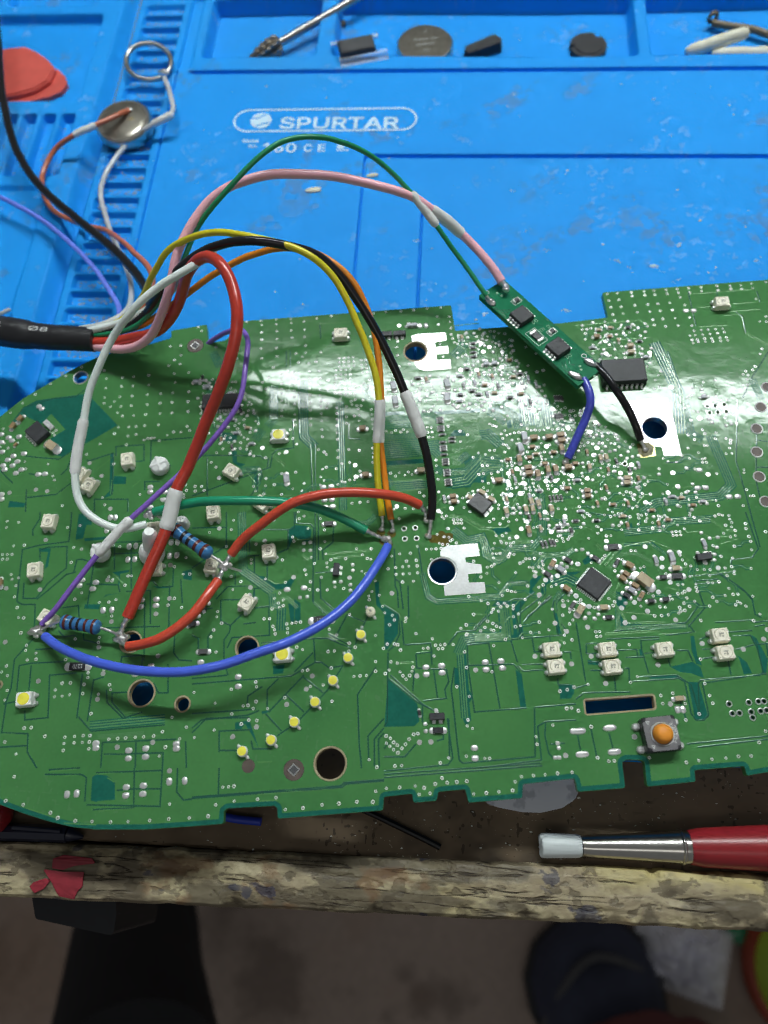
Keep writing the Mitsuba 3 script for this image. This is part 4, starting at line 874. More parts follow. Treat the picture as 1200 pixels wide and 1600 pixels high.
DOME = [dome(.00072, .00058, .00030, k) for k in range(4)]
DOMEV = [dome(.00058, .00074, .00030, k + 5) for k in range(4)]
DOMEL = [dome(.00130, .00062, .00034, k + 9) for k in range(3)]
DOMES = [dome(.00044, .00040, .00024, k + 14) for k in range(3)]
PADS = [
    (DOMEV, (0, 800, 4), "690,35 722,35 668,115 710,115 808,215 850,212 800,298 843,295 1070,190 1110,190 1060,275 1105,270 645,615 700,612"),
    (DOME, (0, 800, 4), "515,425 497,460 600,440 580,480 885,550 880,592 978,545 975,585 845,1015 945,965 940,1005 805,1490 803,1540 912,1478 910,1530 600,1445 600,1475 1103,1450 1103,1478"),
    (DOMES, (300, 800, 4), "700,195 740,190 698,240 740,240 1005,330 1005,365 990,455 990,490 890,440 930,435 675,535 720,530"), (DOME, (300, 800, 4), "595,485 700,475 290,1030 290,1090 55,938"),
    (DOME, (600, 800, 4), "262,970 265,1015 360,960 363,1005 633,938 638,985 730,930 740,975 565,1475 570,1540 1185,1370"), (DOMES, (600, 800, 4), "325,1240 258,1325 262,1370 1085,1445 1092,1475 1070,1535 1095,1535"),
    (DOMEL, (900, 800, 4), "20,1370 210,1350 38,1515 240,1500"), (DOMEV, (900, 800, 4), "635,1235 668,1235"),
    (DOMEV, (0, 1200, 4), "420,165 480,160 1058,85 1155,80"), (DOME, (0, 1200, 4), "790,120 787,172 897,110 893,162"),
    (DOME, (0, 400, 4), "245,940 262,955 240,1365 282,1362 940,1445 940,1475 1030,1475 1025,1525 940,1570 10,1115 55,1135 10,1165 75,1155 120,1130 150,1235 50,1275 110,1285 80,1310 30,1335 135,1335 100,1358 15,1225 85,1250 20,1310 10,1490 10,1520"),
    (DOME, (300, 400, 4), "820,1445 870,1440 828,1527 875,1523 835,1570 880,1565"), (DOMEV, (600, 400, 4), "155,430 190,432 225,437 262,436"),
    (DOME, (900, 400, 4), "688,343 735,342 958,1505 1010,1503 770,1338 810,1448 760,1450"), (DOMES, (900, 400, 4), "785,835 800,870 850,1040 830,1020 970,1050 940,1060"),
    (DOMES, (900, 800, 4), "835,165 885,158 880,220 782,130 760,255 815,255 865,300 810,320 865,265 0,240 40,235 75,258 80,635 55,665 140,640 118,668 310,570 275,540"),
    (DOMES, (750, 780, 6.667), "345,95 410,90 352,150 420,148 705,210 1062,525 1122,570 905,705 850,670 1095,1235 1135,1190 1190,1240 720,275 815,335 852,333 890,330 928,325 800,275 838,270 875,265 912,265"),
]
np_ = 0
for shapes, o, s in PADS:
    for p in pts(s, o):
        np_ += 1
        put('solder_pad', {**shapes[np_ % len(shapes)], 'to_world': place(*p, BOARD_ANGLE)}, BD)

for w, n in (("640,585 850,575 855,640 640,645", 46), ("312,590 372,590 405,650 395,710 330,712 308,640", 34), ("715,515 790,512 830,585 720,590", 26), ("905,505 1010,500 1020,555 935,560", 20), ("860,620 1000,700 1000,725 870,700", 24), ("905,715 1110,720 1120,800 900,830", 26)):
    for x, y in scatter(w, n, 1.15):
        if panel.contains(sg.Point(x, y)):
            np_ += 1
            put('solder_pad', {**DOMES[np_ % 3], 'to_world': place(x, y, ZB, BOARD_ANGLE)}, BD)

# ---- bare metal pads: the two E shaped ones, the one under the bolt hole, the gold patch
def flat(s, o, m_, name, holes=(), z=.00005):
    g = sg.Polygon(pts(s, o)[:, :2])
    for h in holes:
        g = g.difference(h)
    return put(name, mikit.ply(sheet(g, ZB - .0001, .0001 + z), m_), BD)


def hole_at(i, grow=.0003):
    c, R, _ = rims[i]
    return sg.Point(c[:2]).buffer(R + grow, quad_segs=12)


flat("350,250 365,225 400,210 585,195 600,275 508,285 512,315 608,328 615,382 525,388 530,442 628,438 636,505 380,525 370,440", (600, 800, 4), 'm_tin', 'ground_pad', [hole_at(0)])
flat("172,500 210,488 385,478 392,528 318,540 322,570 400,562 403,610 328,615 330,650 415,645 420,705 250,718 215,705 190,670", (600, 400, 4), 'm_tin', 'ground_pad', [hole_at(1)])
flat("280,925 300,910 565,885 600,985 660,1245 550,1250 535,1195 470,1185 410,1190 380,1110 345,1040", (900, 400, 4), 'm_tin', 'ground_pad', [hole_at(2)])
flat("385,1195 400,1185 490,1175 500,1250 420,1262 398,1258", (900, 400, 4), 'm_gold', 'gold_pad', z=.00008)
for s, o in (("385,1180 450,1170 480,1200 470,1240 420,1255 395,1225", (900, 400, 4)),):
    g = sg.Polygon(pts(s, o)[:, :2]).buffer(.0003).buffer(-.0001)
    put('flux_stain', mikit.ply(sheet(g, ZB + .00009, .00003), 'm_flux'), BD)
g = unary_union([sg.Point(*at(x, y, ZB)[:2]).buffer(r * MM) for x, y, r in ((685, 842, 1.0), (696, 847, .8), (702, 838, .7), (676, 842, .8), (690, 835, .7))]).buffer(.0004).buffer(-.0003)
put('flux_stain', mikit.ply(sheet(g, ZB - .0001, .00011), 'm_flux'), BD)
g = unary_union([sg.Point(*at(x, y, ZB)[:2]).buffer(r * MM) for x, y, r in ((595, 832, .9), (612, 834, .9), (600, 845, 1.0), (608, 850, .8))]).buffer(.0003).buffer(-.0003)
put('flux_stain', mikit.ply(sheet(g, ZB - .0001, .00011), 'm_flux'), BD)

# ---- fiducials and the ring of brown ovals at the right
fid = mikit.ply(lathe([(0, .00004), (.0019, .00004), (.00195, 0)], 24), 'm_fidu')
fid_s = mikit.ply(lathe([(0, .00004), (.0012, .00004), (.00125, 0)], 20), 'm_fidu')
dia = mikit.ply(box(.0013, .0013, .00010), 'm_chipgrey')
diar = mikit.ply(sheet(sg.box(-.00085, -.00085, .00085, .00085).difference(sg.box(-.00062, -.00062, .00062, .00062)), 0, .00012), 'm_tin')
for x, y, b in ((459, 1203, 1), (388, 1197, 0), (305, 540, 1)):
    c = at(x, y, ZB)
    k = put('fiducial', {**(fid if b else fid_s), 'to_world': place(*c, 0)}, BD)
    if b:
        put('mark', {**(dia), 'to_world': place(*c, 45 + BOARD_ANGLE)}, k); put('mark_frame', {**diar, 'to_world': place(*c, 45 + BOARD_ANGLE)}, k)
oval = mikit.ply(lathe([(0, .00005), (.0010, .00005), (.00105, .00009), (.0013, .00009), (.00135, 0)], 20), 'm_fidu', smooth=30)
ovals = mikit.ply(lathe([(.00105, .00010), (.0013, .00012), (.00136, 0)], 20), 'm_tindull', smooth=30)
for p in pts("1195,820 1155,945 1130,1080 1130,1225 1145,1380 1185,1535", (900, 400, 4)):
    k = put('contact_dot', {**oval, 'to_world': place(*p, 0)}, BD); put('ring', {**ovals, 'to_world': place(*p, 0)}, k)

# ================================================================ surface mounted parts
def img_angle(px, py, deg):
    """Turn in the world of something that in the photograph points deg counter-clockwise from the right."""
    a = at(px, py, ZB); d = math.radians(deg)
    b = at(px + 4 * math.cos(d), py - 4 * math.sin(d), ZB)
    return math.degrees(math.atan2(b[1] - a[1], b[0] - a[0]))


_shapes, comps = {}, []


def shape(key, fn, m_, smooth=False):
    if (key, m_) not in _shapes:
        _shapes[(key, m_)] = mikit.ply(fn(), m_, smooth=smooth)
    return _shapes[(key, m_)]


def chip2(kind, L, W, H, m_, o, s, rot=None, tw=None):
    """Two-ended parts (capacitors, resistors): body and two end caps."""
    for p in (pts(s, o, ZB + H * .7 * MM) if isinstance(s, str) else s):
        comps.append(tuple(p[:2]))
        # pixel of this spot for the turn
        a = BOARD_ANGLE if rot is None else img_angle(600, 900, rot)
        a += rng.normal(0, 1.5)
        t = tw or L * .22
        k = put(kind, {**shape(('b', L, W, H), lambda: box(L * MM * .98, W * MM, H * MM, .00005, .00008), m_), 'to_world': place(p[0], p[1], ZB, a)}, BD)
        e = shape(('e', L, W, H, t), lambda: box(t * MM, W * MM * 1.06, H * MM * 1.04, .00008, 0), 'm_solder')
        f = shape(('f', L, W), lambda: blob((0, 0, 0), .0001, 3, (W * 5.5, W * 5.5, 1.6), .2), 'm_solder', True)
        for sd in (-1, 1):
            dx, dy = sd * (L - t) / 2 * MM * math.cos(math.radians(a)), sd * (L - t) / 2 * MM * math.sin(math.radians(a))
            put('terminal', {**e, 'to_world': place(p[0] + dx, p[1] + dy, ZB, a)}, k)
            put('fillet', {**f, 'to_world': place(p[0] + dx * 1.45, p[1] + dy * 1.45, ZB + .0001, a)}, k)


V = -80
chip2('capacitor', 1.6, 1.0, .9, 'm_capbrown', (0, 400, 4), "125,1015 80,1060", 60)
chip2('capacitor', 2.6, 1.9, 1.3, 'm_captan', (0, 400, 4), "320,1185", -30)
chip2('capacitor', 1.0, .6, .5, 'm_capbrown', (0, 400, 4), "97,1178", 60)
chip2('capacitor', 1.7, 1.0, .9, 'm_capbrown', (750, 600, 8), "672,665 865,655 1005,630 600,1040 615,1110 235,1200 1105,1035 1020,700")
chip2('capacitor', 1.6, 1.0, .9, 'm_capbrown', (750, 600, 8), "850,1065 945,1055 725,1120 493,935 1020,795", V)
chip2('capacitor', 1.9, 1.2, 1.0, 'm_capgrey', (750, 600, 8), "557,655 508,795", V)
chip2('capacitor', 1.2, .7, .6, 'm_capbrown', (750, 600, 8), "655,780 810,990 620,915 1090,1300 1190,990 920,850")
chip2('capacitor', 1.3, .7, .6, 'm_capgrey', (750, 600, 8), "625,1410 715,1470 660,1530", V)
chip2('capacitor', 1.9, 1.2, .9, 'm_capgrey', (600, 600, 8), "140,205 790,165 790,-10 120,20", V)
chip2('capacitor', 1.8, 1.1, .9, 'm_captan', (600, 600, 8), "465,1075")
chip2('capacitor', 1.4, .9, .8, 'm_capbrown', (600, 600, 8), "860,1400 875,1465")
chip2('capacitor', 1.2, .7, .6, 'm_capgrey', (600, 600, 8), "755,1430", V)
chip2('capacitor', 1.5, .9, .8, 'm_captan', (600, 600, 8), "1085,1420", -30)
chip2('capacitor', 1.5, .9, .8, 'm_captan', (750, 600, 8), "25,1350 140,1435", -30)
chip2('resistor_array', 1.1, .5, .4, 'm_chipgrey', (600, 600, 8), "700,425 700,450 702,475 710,530 712,555 714,580 730,630 850,670 850,715 735,725 742,775 744,800 746,825 752,880 768,940 770,970 772,1000 785,1075 787,1105 790,1135 798,1195 802,1225 805,1255", 4)
chip2('resistor_array', 1.1, .5, .4, 'm_chipgrey', (750, 600, 8), "940,175 970,175 1000,175 1025,180 950,405 975,405 1000,400 1025,400 880,1430 925,1425 970,1420 1018,1418", V)
chip2('resistor_array', 1.1, .5, .4, 'm_resblack', (600, 400, 4), "555,545 556,572 558,600 560,628", 4)
chip2('resistor_array', 1.2, .55, .45, 'm_chipgrey', (750, 780, 6.667), "650,470 690,465 735,450 770,450", -75)
chip2('capacitor', 1.5, .9, .8, 'm_captan', (900, 400, 4), "340,557 345,597 320,1385 320,1415", 4)
chip2('capacitor', 1.4, .9, .8, 'm_capbrown', (900, 400, 4), "70,1465 75,1497 130,500", 4)
chip2('capacitor', 1.3, .8, .7, 'm_captan', (900, 400, 4), "85,1315 155,1260 190,1255", V)
chip2('capacitor', 1.2, .7, .6, 'm_capgrey', (900, 400, 4), "435,630 800,880")
chip2('capacitor', 1.3, .8, .7, 'm_capgrey', (600, 400, 4), "640,672 690,668 160,432 190,430")
chip2('capacitor', 1.7, 1.1, .9, 'm_capbrown', (900, 800, 4), "335,330", -35)
chip2('capacitor', 1.5, .9, .8, 'm_capbrown', (900, 800, 4), "315,385 293,413 370,458", -35)
chip2('capacitor', 3.2, 1.9, 1.6, 'm_captan', (900, 800, 4), "430,425", -40)
chip2('capacitor', 1.5, 1.0, .8, 'm_capgrey', (900, 800, 4), "348,487", -35)
chip2('capacitor', 1.4, .9, .7, 'm_capbrown', (900, 800, 4), "410,520", 55)
chip2('resistor', 1.5, .9, .5, 'm_resblack', (900, 800, 4), "318,520 122,290", -35)
chip2('resistor', 1.4, .8, .5, 'm_resblack', (900, 800, 4), "255,315", 55)
chip2('capacitor', 1.6, 1.0, .8, 'm_captan', (900, 800, 4), "625,350 175,595", 4)
chip2('resistor', 2.2, 1.2, .5, 'm_resblack', (900, 800, 4), "632,400 232,218", 2)
chip2('resistor', 1.4, .8, .5, 'm_resblack', (900, 800, 4), "545,407 205,658", 2)
chip2('resistor', 1.5, .8, .5, 'm_capgrey', (900, 800, 4), "500,300 802,195", V)
chip2('capacitor', 2.0, 1.1, .6, 'm_capgrey', (900, 800, 4), "600,280", V)
chip2('diode', 1.3, .8, .7, 'm_chip', (900, 800, 4), "470,555 560,545", 5)
chip2('capacitor', 1.7, .9, .8, 'm_captan', (900, 800, 4), "645,1165", 4)
chip2('capacitor', 2.0, 1.3, 1.0, 'm_captan', (750, 780, 6.667), "1045,1150", 55)
chip2('capacitor', 1.5, 1.0, .8, 'm_capbrown', (750, 780, 6.667), "755,670", 55)
chip2('capacitor', 1.6, 1.0, .8, 'm_capbrown', (750, 780, 6.667), "905,930", -35)
chip2('resistor', 1.5, .9, .5, 'm_resblack', (750, 780, 6.667), "915,635 705,780", -35)
chip2('capacitor', 1.6, 1.1, .8, 'm_capgrey', (750, 780, 6.667), "840,725", -35)
chip2('resistor', 1.5, .8, .5, 'm_chipgrey', (750, 780, 6.667), "965,1105", 50)
chip2('capacitor', 1.5, .9, .8, 'm_capbrown', (750, 780, 6.667), "510,325", V)
chip2('capacitor', 1.4, .9, .7, 'm_captan', (750, 780, 6.667), "275,120 480,100 550,95 610,40 535,20 745,95", V)
chip2('resistor', 2.0, 1.2, .6, 'm_capgrey', (300, 400, 4), "590,1390", V)
chip2('capacitor', 1.5, 1.1, .9, 'm_capbrown', (300, 400, 4), "1065,1075 1085,1365")
chip2('capacitor', 1.3, .9, .7, 'm_capgrey', (300, 400, 4), "25,785 95,815 240,860")
chip2('resistor', 2.0, 1.0, .5, 'm_chipgrey', (300, 800, 4), "855,73", 2)
chip2('resistor', 1.9, 1.0, .5, 'm_chipgrey', (300, 800, 4), "70,872", 2)
chip2('capacitor', 1.0, .6, .5, 'm_resblack', (600, 800, 4), "222,1255", V)
chip2('resistor', 2.0, 1.1, .5, 'm_resblack', (600, 800, 4), "338,1365", 2)
chip2('capacitor', 1.6, .9, .8, 'm_capbrown', (600, 800, 4), "905,110", V)
chip2('capacitor', 1.7, 1.0, .8, 'm_capbrown', (0, 800, 4), "0,440", V)
chip2('capacitor', 1.6, .9, .7, 'm_captan', (170, 740, 5.714), "850,1165 760,1280", 20)
chip2('resistor', 1.7, 1.0, .5, 'm_resblack', (170, 740, 5.714), "745,1345", 15)
for o, p, a, txt in (((300, 800, 4), "810,675", 5, '1270'), ((0, 800, 4), "485,965", 184, '1270')):
    n0 = _count.get(f'{BD}__resistor', 0)
    chip2('resistor', 3.3, 1.6, .55, 'm_resblack', o, p, a, .6)
    key = f'{BD}__resistor_{n0:03d}'
    q = pts(p, o, ZB + .0006)[0]
    t = meshkit.text_mesh(txt, .00085, .00003, False)
    v = np.array(t.vertices); v[:, :2] -= (v[:, :2].max(0) + v[:, :2].min(0)) / 2; v[:, 0] *= .0019 / (v[:, 0].max() - v[:, 0].min())
    put('lettering', {**mikit.ply(trimesh.Trimesh(v, t.faces, process=False), 'm_print'), 'to_world': place(q[0], q[1], ZB + .00064, img_angle(500, 960, a))}, key)


# smaller parts that fill the dense areas
for w, n in (("785,715 900,700 1000,725 1000,830 860,835 790,812", 30), ("715,522 790,516 828,600 716,636", 9), ("905,510 1010,505 1000,556 930,560", 7), ("645,590 850,580 852,635 645,640", 16), ("312,590 330,590 330,640 312,640", 3), ("385,640 400,640 400,700 340,705 340,655", 8), ("1010,720 1105,720 1110,820 1015,825", 8)):
    g = sg.Polygon(pts(w)[:, :2]); x0, y0, x1, y1 = g.bounds
    k = 0
    for _ in range(n * 30):
        q = (rng.uniform(x0, x1), rng.uniform(y0, y1))
        if k < n and g.contains(sg.Point(q)) and all((q[0] - c_[0]) ** 2 + (q[1] - c_[1]) ** 2 > .0017 ** 2 for c_ in comps):
            k += 1
            kind, m_ = (('capacitor', 'm_capbrown'), ('capacitor', 'm_captan'), ('resistor', 'm_resblack'), ('capacitor', 'm_capgrey'))[int(rng.integers(4))]
            chip2(kind, 1.1, .6, .5, m_, None, [q], (2, V)[int(rng.integers(2))])


# ---- light emitting diodes
def led(x, y, rot, kind='beige'):
    """A square lamp: moulded body with a round window, two soldered feet on each of two sides. rot: turn in the photograph; feet lie along its x axis."""
    a = img_angle(x, y, rot)
    p = at(x, y, ZB + .0017)
    body = shape(('led', kind), lambda: box(.0033, .0029, .0018, .00014, .00012, taper=.00012), 'm_ledwhite' if kind != 'beige' else 'm_ledbody')
    k = put('led', {**body, 'to_world': place(p[0], p[1], ZB, a)}, BD)
    if kind == 'beige':
        put('lens', {**shape('lens', lambda: lathe([(0, -.00004), (.0008, -.00003), (.00112, .00001), (.00118, .00005), (.00122, 0)], 24), 'm_lens', 30), 'to_world': place(p[0], p[1], ZB + .00192, a)}, k)
        put('die', {**shape('die', lambda: concat([box(.0009, .00022, .00004, 0, .00002, (0, .0002)), box(.0003, .0007, .00004, 0, .00002, (.0002, -.0002)), box(.0003, .0003, .00004, 0, .00002, (-.0003, -.0003))]), 'm_die'), 'to_world': place(p[0], p[1], ZB + .00191, a + 90 * (k.count('1') % 4))}, k)
    else:
        put('lens', {**shape('phos', lambda: lathe([(0, .00006), (.0009, .00005), (.00116, .00003), (.0012, -.00002)], 24), 'm_phosphor', 30), 'to_world': place(p[0], p[1], ZB + .00193, a)}, k)
    c, s = math.cos(math.radians(a)), math.sin(math.radians(a))
    for sx in (-1, 1):
        for sy in (-1, 1):
            lx, ly = sx * .00178, sy * .00078
            f = shape('ledfoot', lambda: concat([box(.0006, .0007, .0009, .0001), blob((0, 0, .0002), .0004, 2, (1.15, 1.15, .8), .15)]), 'm_solder', 40)
            put('foot', {**f, 'to_world': place(p[0] + lx * c - ly * s, p[1] + lx * s + ly * c, ZB, a)}, k)


for x, y, r in ((198, 717, 92), (124, 740, 55), (138, 757, 55), (361, 735, -30), (408, 785, -35), (332, 800, 95), (75, 814, 75), (52, 890, 88), (72, 964, -30), (239, 826, 88), (239, 887, 2), (330, 883, 75), (419, 861, 93), (385, 941, 55),
                (532, 520, 3), (1129, 471, 3), (862, 1014, 6), (869, 1041, 6), (950, 1014, 6), (957, 1041, 6), (1039, 1014, 6), (1126, 992, 6), (1134, 1019, 6)):
    led(x, y, r)
for x, y, r in ((435, 679, 3), (37, 1092, 6), (441, 1022, 5)):
    led(x, y, r, 'white')


def round_led(x, y, kind):
    a = img_angle(x, y, -52)
    p = at(x, y, ZB + .0011)
    k = put('round_led', {**shape('rled', lambda: lathe([(0, 0), (.00098, 0), (.00104, .0003), (.00098, .00105), (.0009, .00118), (0, .00118)], 24), 'm_ledwhite' if kind else 'm_ledbody', 40), 'to_world': place(p[0], p[1], ZB + .0001, a)}, BD)
    put('lens', {**shape('rl', lambda: lathe([(0, .00008), (.0006, .00007), (.00084, .00003), (.00088, -.00003)], 20), 'm_phosphor' if kind else 'm_lens', 30), 'to_world': place(p[0], p[1], ZB + .00128, a)}, k)
    if not kind:
        put('die', {**shape('rdie', lambda: box(.0005, .0004, .00006), 'm_die'), 'to_world': place(p[0], p[1], ZB + .00136, a)}, k)
    for sd in (-1, 1):
        put('foot', {**shape('rfoot', lambda: concat([box(.0008, .0006, .0003, .0001), blob((sd * 0, 0, .0001), .0004, 4, (1.2, .9, .8), .2)]), 'm_solder', 40),
                     'to_world': place(p[0] + sd * .00128 * math.cos(math.radians(a)), p[1] + sd * .00128 * math.sin(math.radians(a)), ZB, a)}, k)


for i, q in enumerate("1115,620 1055,765 975,910 880,1052 768,1187 638,1312 493,1425 312,1495".split()):
    X, Y = map(float, q.split(','))
    round_led(300 + X / 4, 800 + Y / 4, i > 0)


# ---- chips with legs
def leg_mesh(l, w, h):
    return concat([box(l * .55, w, h * .25, 0, 0, (l * .28, 0)), box(l * .22, w, h, 0, 0, (0, 0)), box(l * .35, w, h * .25, 0, h * .75, (-l * .22, 0))])


def package(name, x, y, a, L, W, H, legs, m_='m_chip', ll=.0009, lw=.0003, dot=True, z0=.0001, parent=None, base=None, tilt=None, origin=None):
    """Moulded body with rows of legs: legs = number along (+y, -y, +x, -x) sides."""
    parent = parent or BD
    if origin is None:
        p = at(x, y, ZB + H)
        o = T().translate([float(p[0]), float(p[1]), ZB]).rotate([0, 0, 1], float(a))
    else:
        o = origin @ T().translate([x, y, 0]).rotate([0, 0, 1], float(a))
    k = put(name, {**shape(('pk', L, W, H), lambda: box(L, W, H, min(L, W) * .03, z0, taper=min(L, W) * .02), m_), 'to_world': o}, parent)
    if dot:
        put('dot', {**shape('dot', lambda: trimesh.creation.cylinder(.00026, .00006, sections=12), 'm_resblack'), 'to_world': o @ T().translate([-L / 2 + .0007, -W / 2 + .0007, H + z0])}, k)
    lg = shape(('lg', ll, lw, H), lambda: leg_mesh(ll, lw * 1.15, H * .5), 'm_solder')
    for side, n in enumerate(legs):
        if not n:
            continue
        span = L if side < 2 else W
        pitch = span * .9 / n
        for i in range(n):
            u = (i - (n - 1) / 2) * pitch
            ang = (90, -90, 0, 180)[side]
            d = (W if side < 2 else L) / 2 + ll * .12
            px_, py_ = ((u, d), (u, -d), (d, u), (-d, u))[side]
            put('leg', {**lg, 'to_world': o @ T().translate([px_, py_, 0]).rotate([0, 0, 1], ang)}, k)
    return k


package('chip', 975, 578, img_angle(975, 578, 3), .0098, .0062, .0022, (7, 8, 0, 0), ll=.0012, lw=.00045)
package('chip', 345, 626, img_angle(345, 626, 3), .0088, .0038, .0012, (12, 12, 0, 0), ll=.0008, lw=.0003)
package('chip', 929, 911, img_angle(929, 911, -36), .0051, .0051, .0009, (11, 11, 11, 11), ll=.0006, lw=.00021)
package('oscillator', 750, 786, img_angle(750, 786, -36), .0042, .0034, .0012, (0, 0, 2, 2), m_='m_chipgrey', ll=.0009, lw=.001, dot=False)
package('regulator', 57, 674, img_angle(57, 674, -44), .0046, .0038, .0013, (0, 5, 0, 0), ll=.0010, lw=.0004)
p = at(77, 665, ZB); put('tab', {**shape('tab', lambda: box(.0030, .0013, .0006, .0001), 'm_solder'), 'to_world': place(p[0], p[1], ZB, img_angle(77, 665, -44))}, f'{BD}__regulator')
package('transistor', 683, 1119, img_angle(683, 1119, 3), .0029, .0013, .0011, (1, 2, 0, 0), ll=.0009, lw=.0006, dot=False)
package('transistor', 525, 889, img_angle(525, 889, 84), .0027, .0012, .0010, (1, 2, 0, 0), ll=.0009, lw=.0006, dot=False)
package('transistor', 1101, 869, img_angle(1101, 869, 8), .0030, .0014, .0011, (2, 1, 0, 0), ll=.0009, lw=.0006, dot=False)
package('transistor', 624, 520, img_angle(624, 520, 3), .0029, .0013, .0010, (1, 2, 0, 0), ll=.0008, lw=.0006, dot=False)
package('transistor', 603, 521, img_angle(603, 521, 3), .0029, .0013, .0010, (1, 2, 0, 0), ll=.0008, lw=.0006, dot=False)
package('transistor', 310, 950, img_angle(310, 950, 25), .0028, .0013, .0010, (1, 2, 0, 0), m_='m_chipgrey', ll=.0009, lw=.0006, dot=False)
# ---- push button
x, y = 1034, 1146
a = img_angle(x, y, 6); p = at(x, y, ZB + .003)
sw = put('push_button', {**mikit.ply(box(.0062, .0062, .0027, .0003, .0001), 'm_resblack'), 'to_world': place(p[0], p[1], ZB, a)}, BD)
cov = sg.box(-.0030, -.0030, .0030, .0030)
for sx in (-1, 1):
    for sy in (-1, 1):
        cov = cov.difference(sg.box(-.0008, -.0005, .0008, .0005) if False else sg.Polygon([(sx * .0031, sy * .0031), (sx * .0031, sy * .0022), (sx * .0024, sy * .0024), (sx * .0022, sy * .0031)]))
put('cover', {**mikit.ply(sheet(cov, .0028, .0002), 'm_steelcover'), 'to_world': place(p[0], p[1], ZB, a)}, sw)
put('cap', {**mikit.ply(lathe([(.0018, .0029), (.00175, .0033), (.00165, .0041), (.0013, .0046), (.0008, .0048), (0, .00485)], 28), 'm_button', smooth=40), 'to_world': place(p[0] + .0001, p[1] - .0001, ZB, a)}, sw)
put('collar', {**mikit.ply(lathe([(.0018, .0030), (.0019, .0032), (.00215, .0032), (.0022, .0030)], 28), 'm_tindull', smooth=40), 'to_world': place(p[0] + .0001, p[1] - .0001, ZB, a)}, sw)
ca, sa = math.cos(math.radians(a)), math.sin(math.radians(a))
for lx, ly in ((-.0036, .0019), (-.0036, -.0022), (.0035, .0020), (.0035, -.0022)):
    put('leg', {**shape('swleg', lambda: concat([box(.0014, .0011, .0009, .0002), blob((0, 0, .0002), .0008, 6, (1.1, .9, .6), .2)]), 'm_solder', 40), 'to_world': place(p[0] + lx * ca - ly * sa, p[1] + lx * sa + ly * ca, ZB, a)}, sw)


def letters(txt, h, x_, y_, ang, parent, zz, w=None, m_='m_print'):
    t = meshkit.text_mesh(txt, h, .00004, True)
    v = np.array(t.vertices); v[:, :2] -= (v[:, :2].max(0) + v[:, :2].min(0)) / 2
    if w:
        v[:, 0] *= w / (v[:, 0].max() - v[:, 0].min())
    put('lettering', {**mikit.ply(trimesh.Trimesh(v, t.faces, process=False), m_), 'to_world': place(x_, y_, zz, ang)}, parent)


for i, ch in enumerate('FRANCE'):
    th = math.radians(-38 + i * 15)
    lx, ly = .0026 * math.cos(th), .0026 * math.sin(th)
    letters(ch, .00062, p[0] + lx * ca - ly * sa, p[1] + lx * sa + ly * ca, a + 90 + math.degrees(th) * .6, sw, ZB + .00301)
for lx, ly, ang in ((-.0021, .0021, 0), (-.0020, -.0022, 0)):
    tri = sg.Polygon([(-.0004, .0003), (.0004, .0003), (0, -.0004)])
    tri = tri.difference(tri.buffer(-.00012))
    put('triangle', {**mikit.ply(sheet(tri, 0, .00003), 'm_print'), 'to_world': place(p[0] + lx * ca - ly * sa, p[1] + lx * sa + ly * ca, ZB + .00301, a + ang)}, sw)

# ---- white plastic pins that come up through the board
def snap_pin(x, y, h, seed):
    c = at(x, y, ZB + h * .6)
    k = put('snap_pin', {**mikit.ply(lathe([(.0019, 0), (.0021, h * .3), (.0020, h * .75), (.0015, h * .97), (0, h)], 22), 'm_nylon', smooth=50), 'to_world': place(c[0], c[1], ZB, 0)}, BD)
    for j in (0, 1):
        put('rib', {**mikit.ply(box(.0040, .0007, .0005, .0002), 'm_nylon'), 'to_world': place(c[0], c[1], ZB + h * .86, seed + 90 * j)}, k)


snap_pin(249, 727, .0022, 25)
snap_pin(156, 862, .0024, 50)
c0, c1 = at(238, 868, ZB), at(233, 830, ZB + .0085)
lp = put('light_pipe', mikit.ply(tube(np.linspace(c0, c0 + (c1 - c0) * .38, 8), [.0026, .0027, .0027, .0027, .0026, .0025, .0022, .0017], 20), 'm_nylon', smooth=50), BD)
put('post', mikit.ply(tube(np.linspace(c0 + (c1 - c0) * .3, c1, 8), [.0017, .0016, .0016, .0016, .0016, .0015, .0014, .0010], 18), 'm_nylon', smooth=50), lp)
c = at(283, 815, ZB + .002)
put('post', {**mikit.ply(lathe([(.0014, 0), (.00145, .0019), (.0012, .0023), (0, .0024)], 22), 'm_nylon', smooth=50), 'to_world': place(c[0], c[1], ZB, 0)}, BD)

# ================================================================ cables
def W3(s):
    """'x,y,h ...': places of the photograph with their height h above the mat in mm."""
    out = []
    for w in s.split():
        a, b, h = map(float, w.split(','))
        out.append(at(a, b, h * MM))
    return np.array(out)


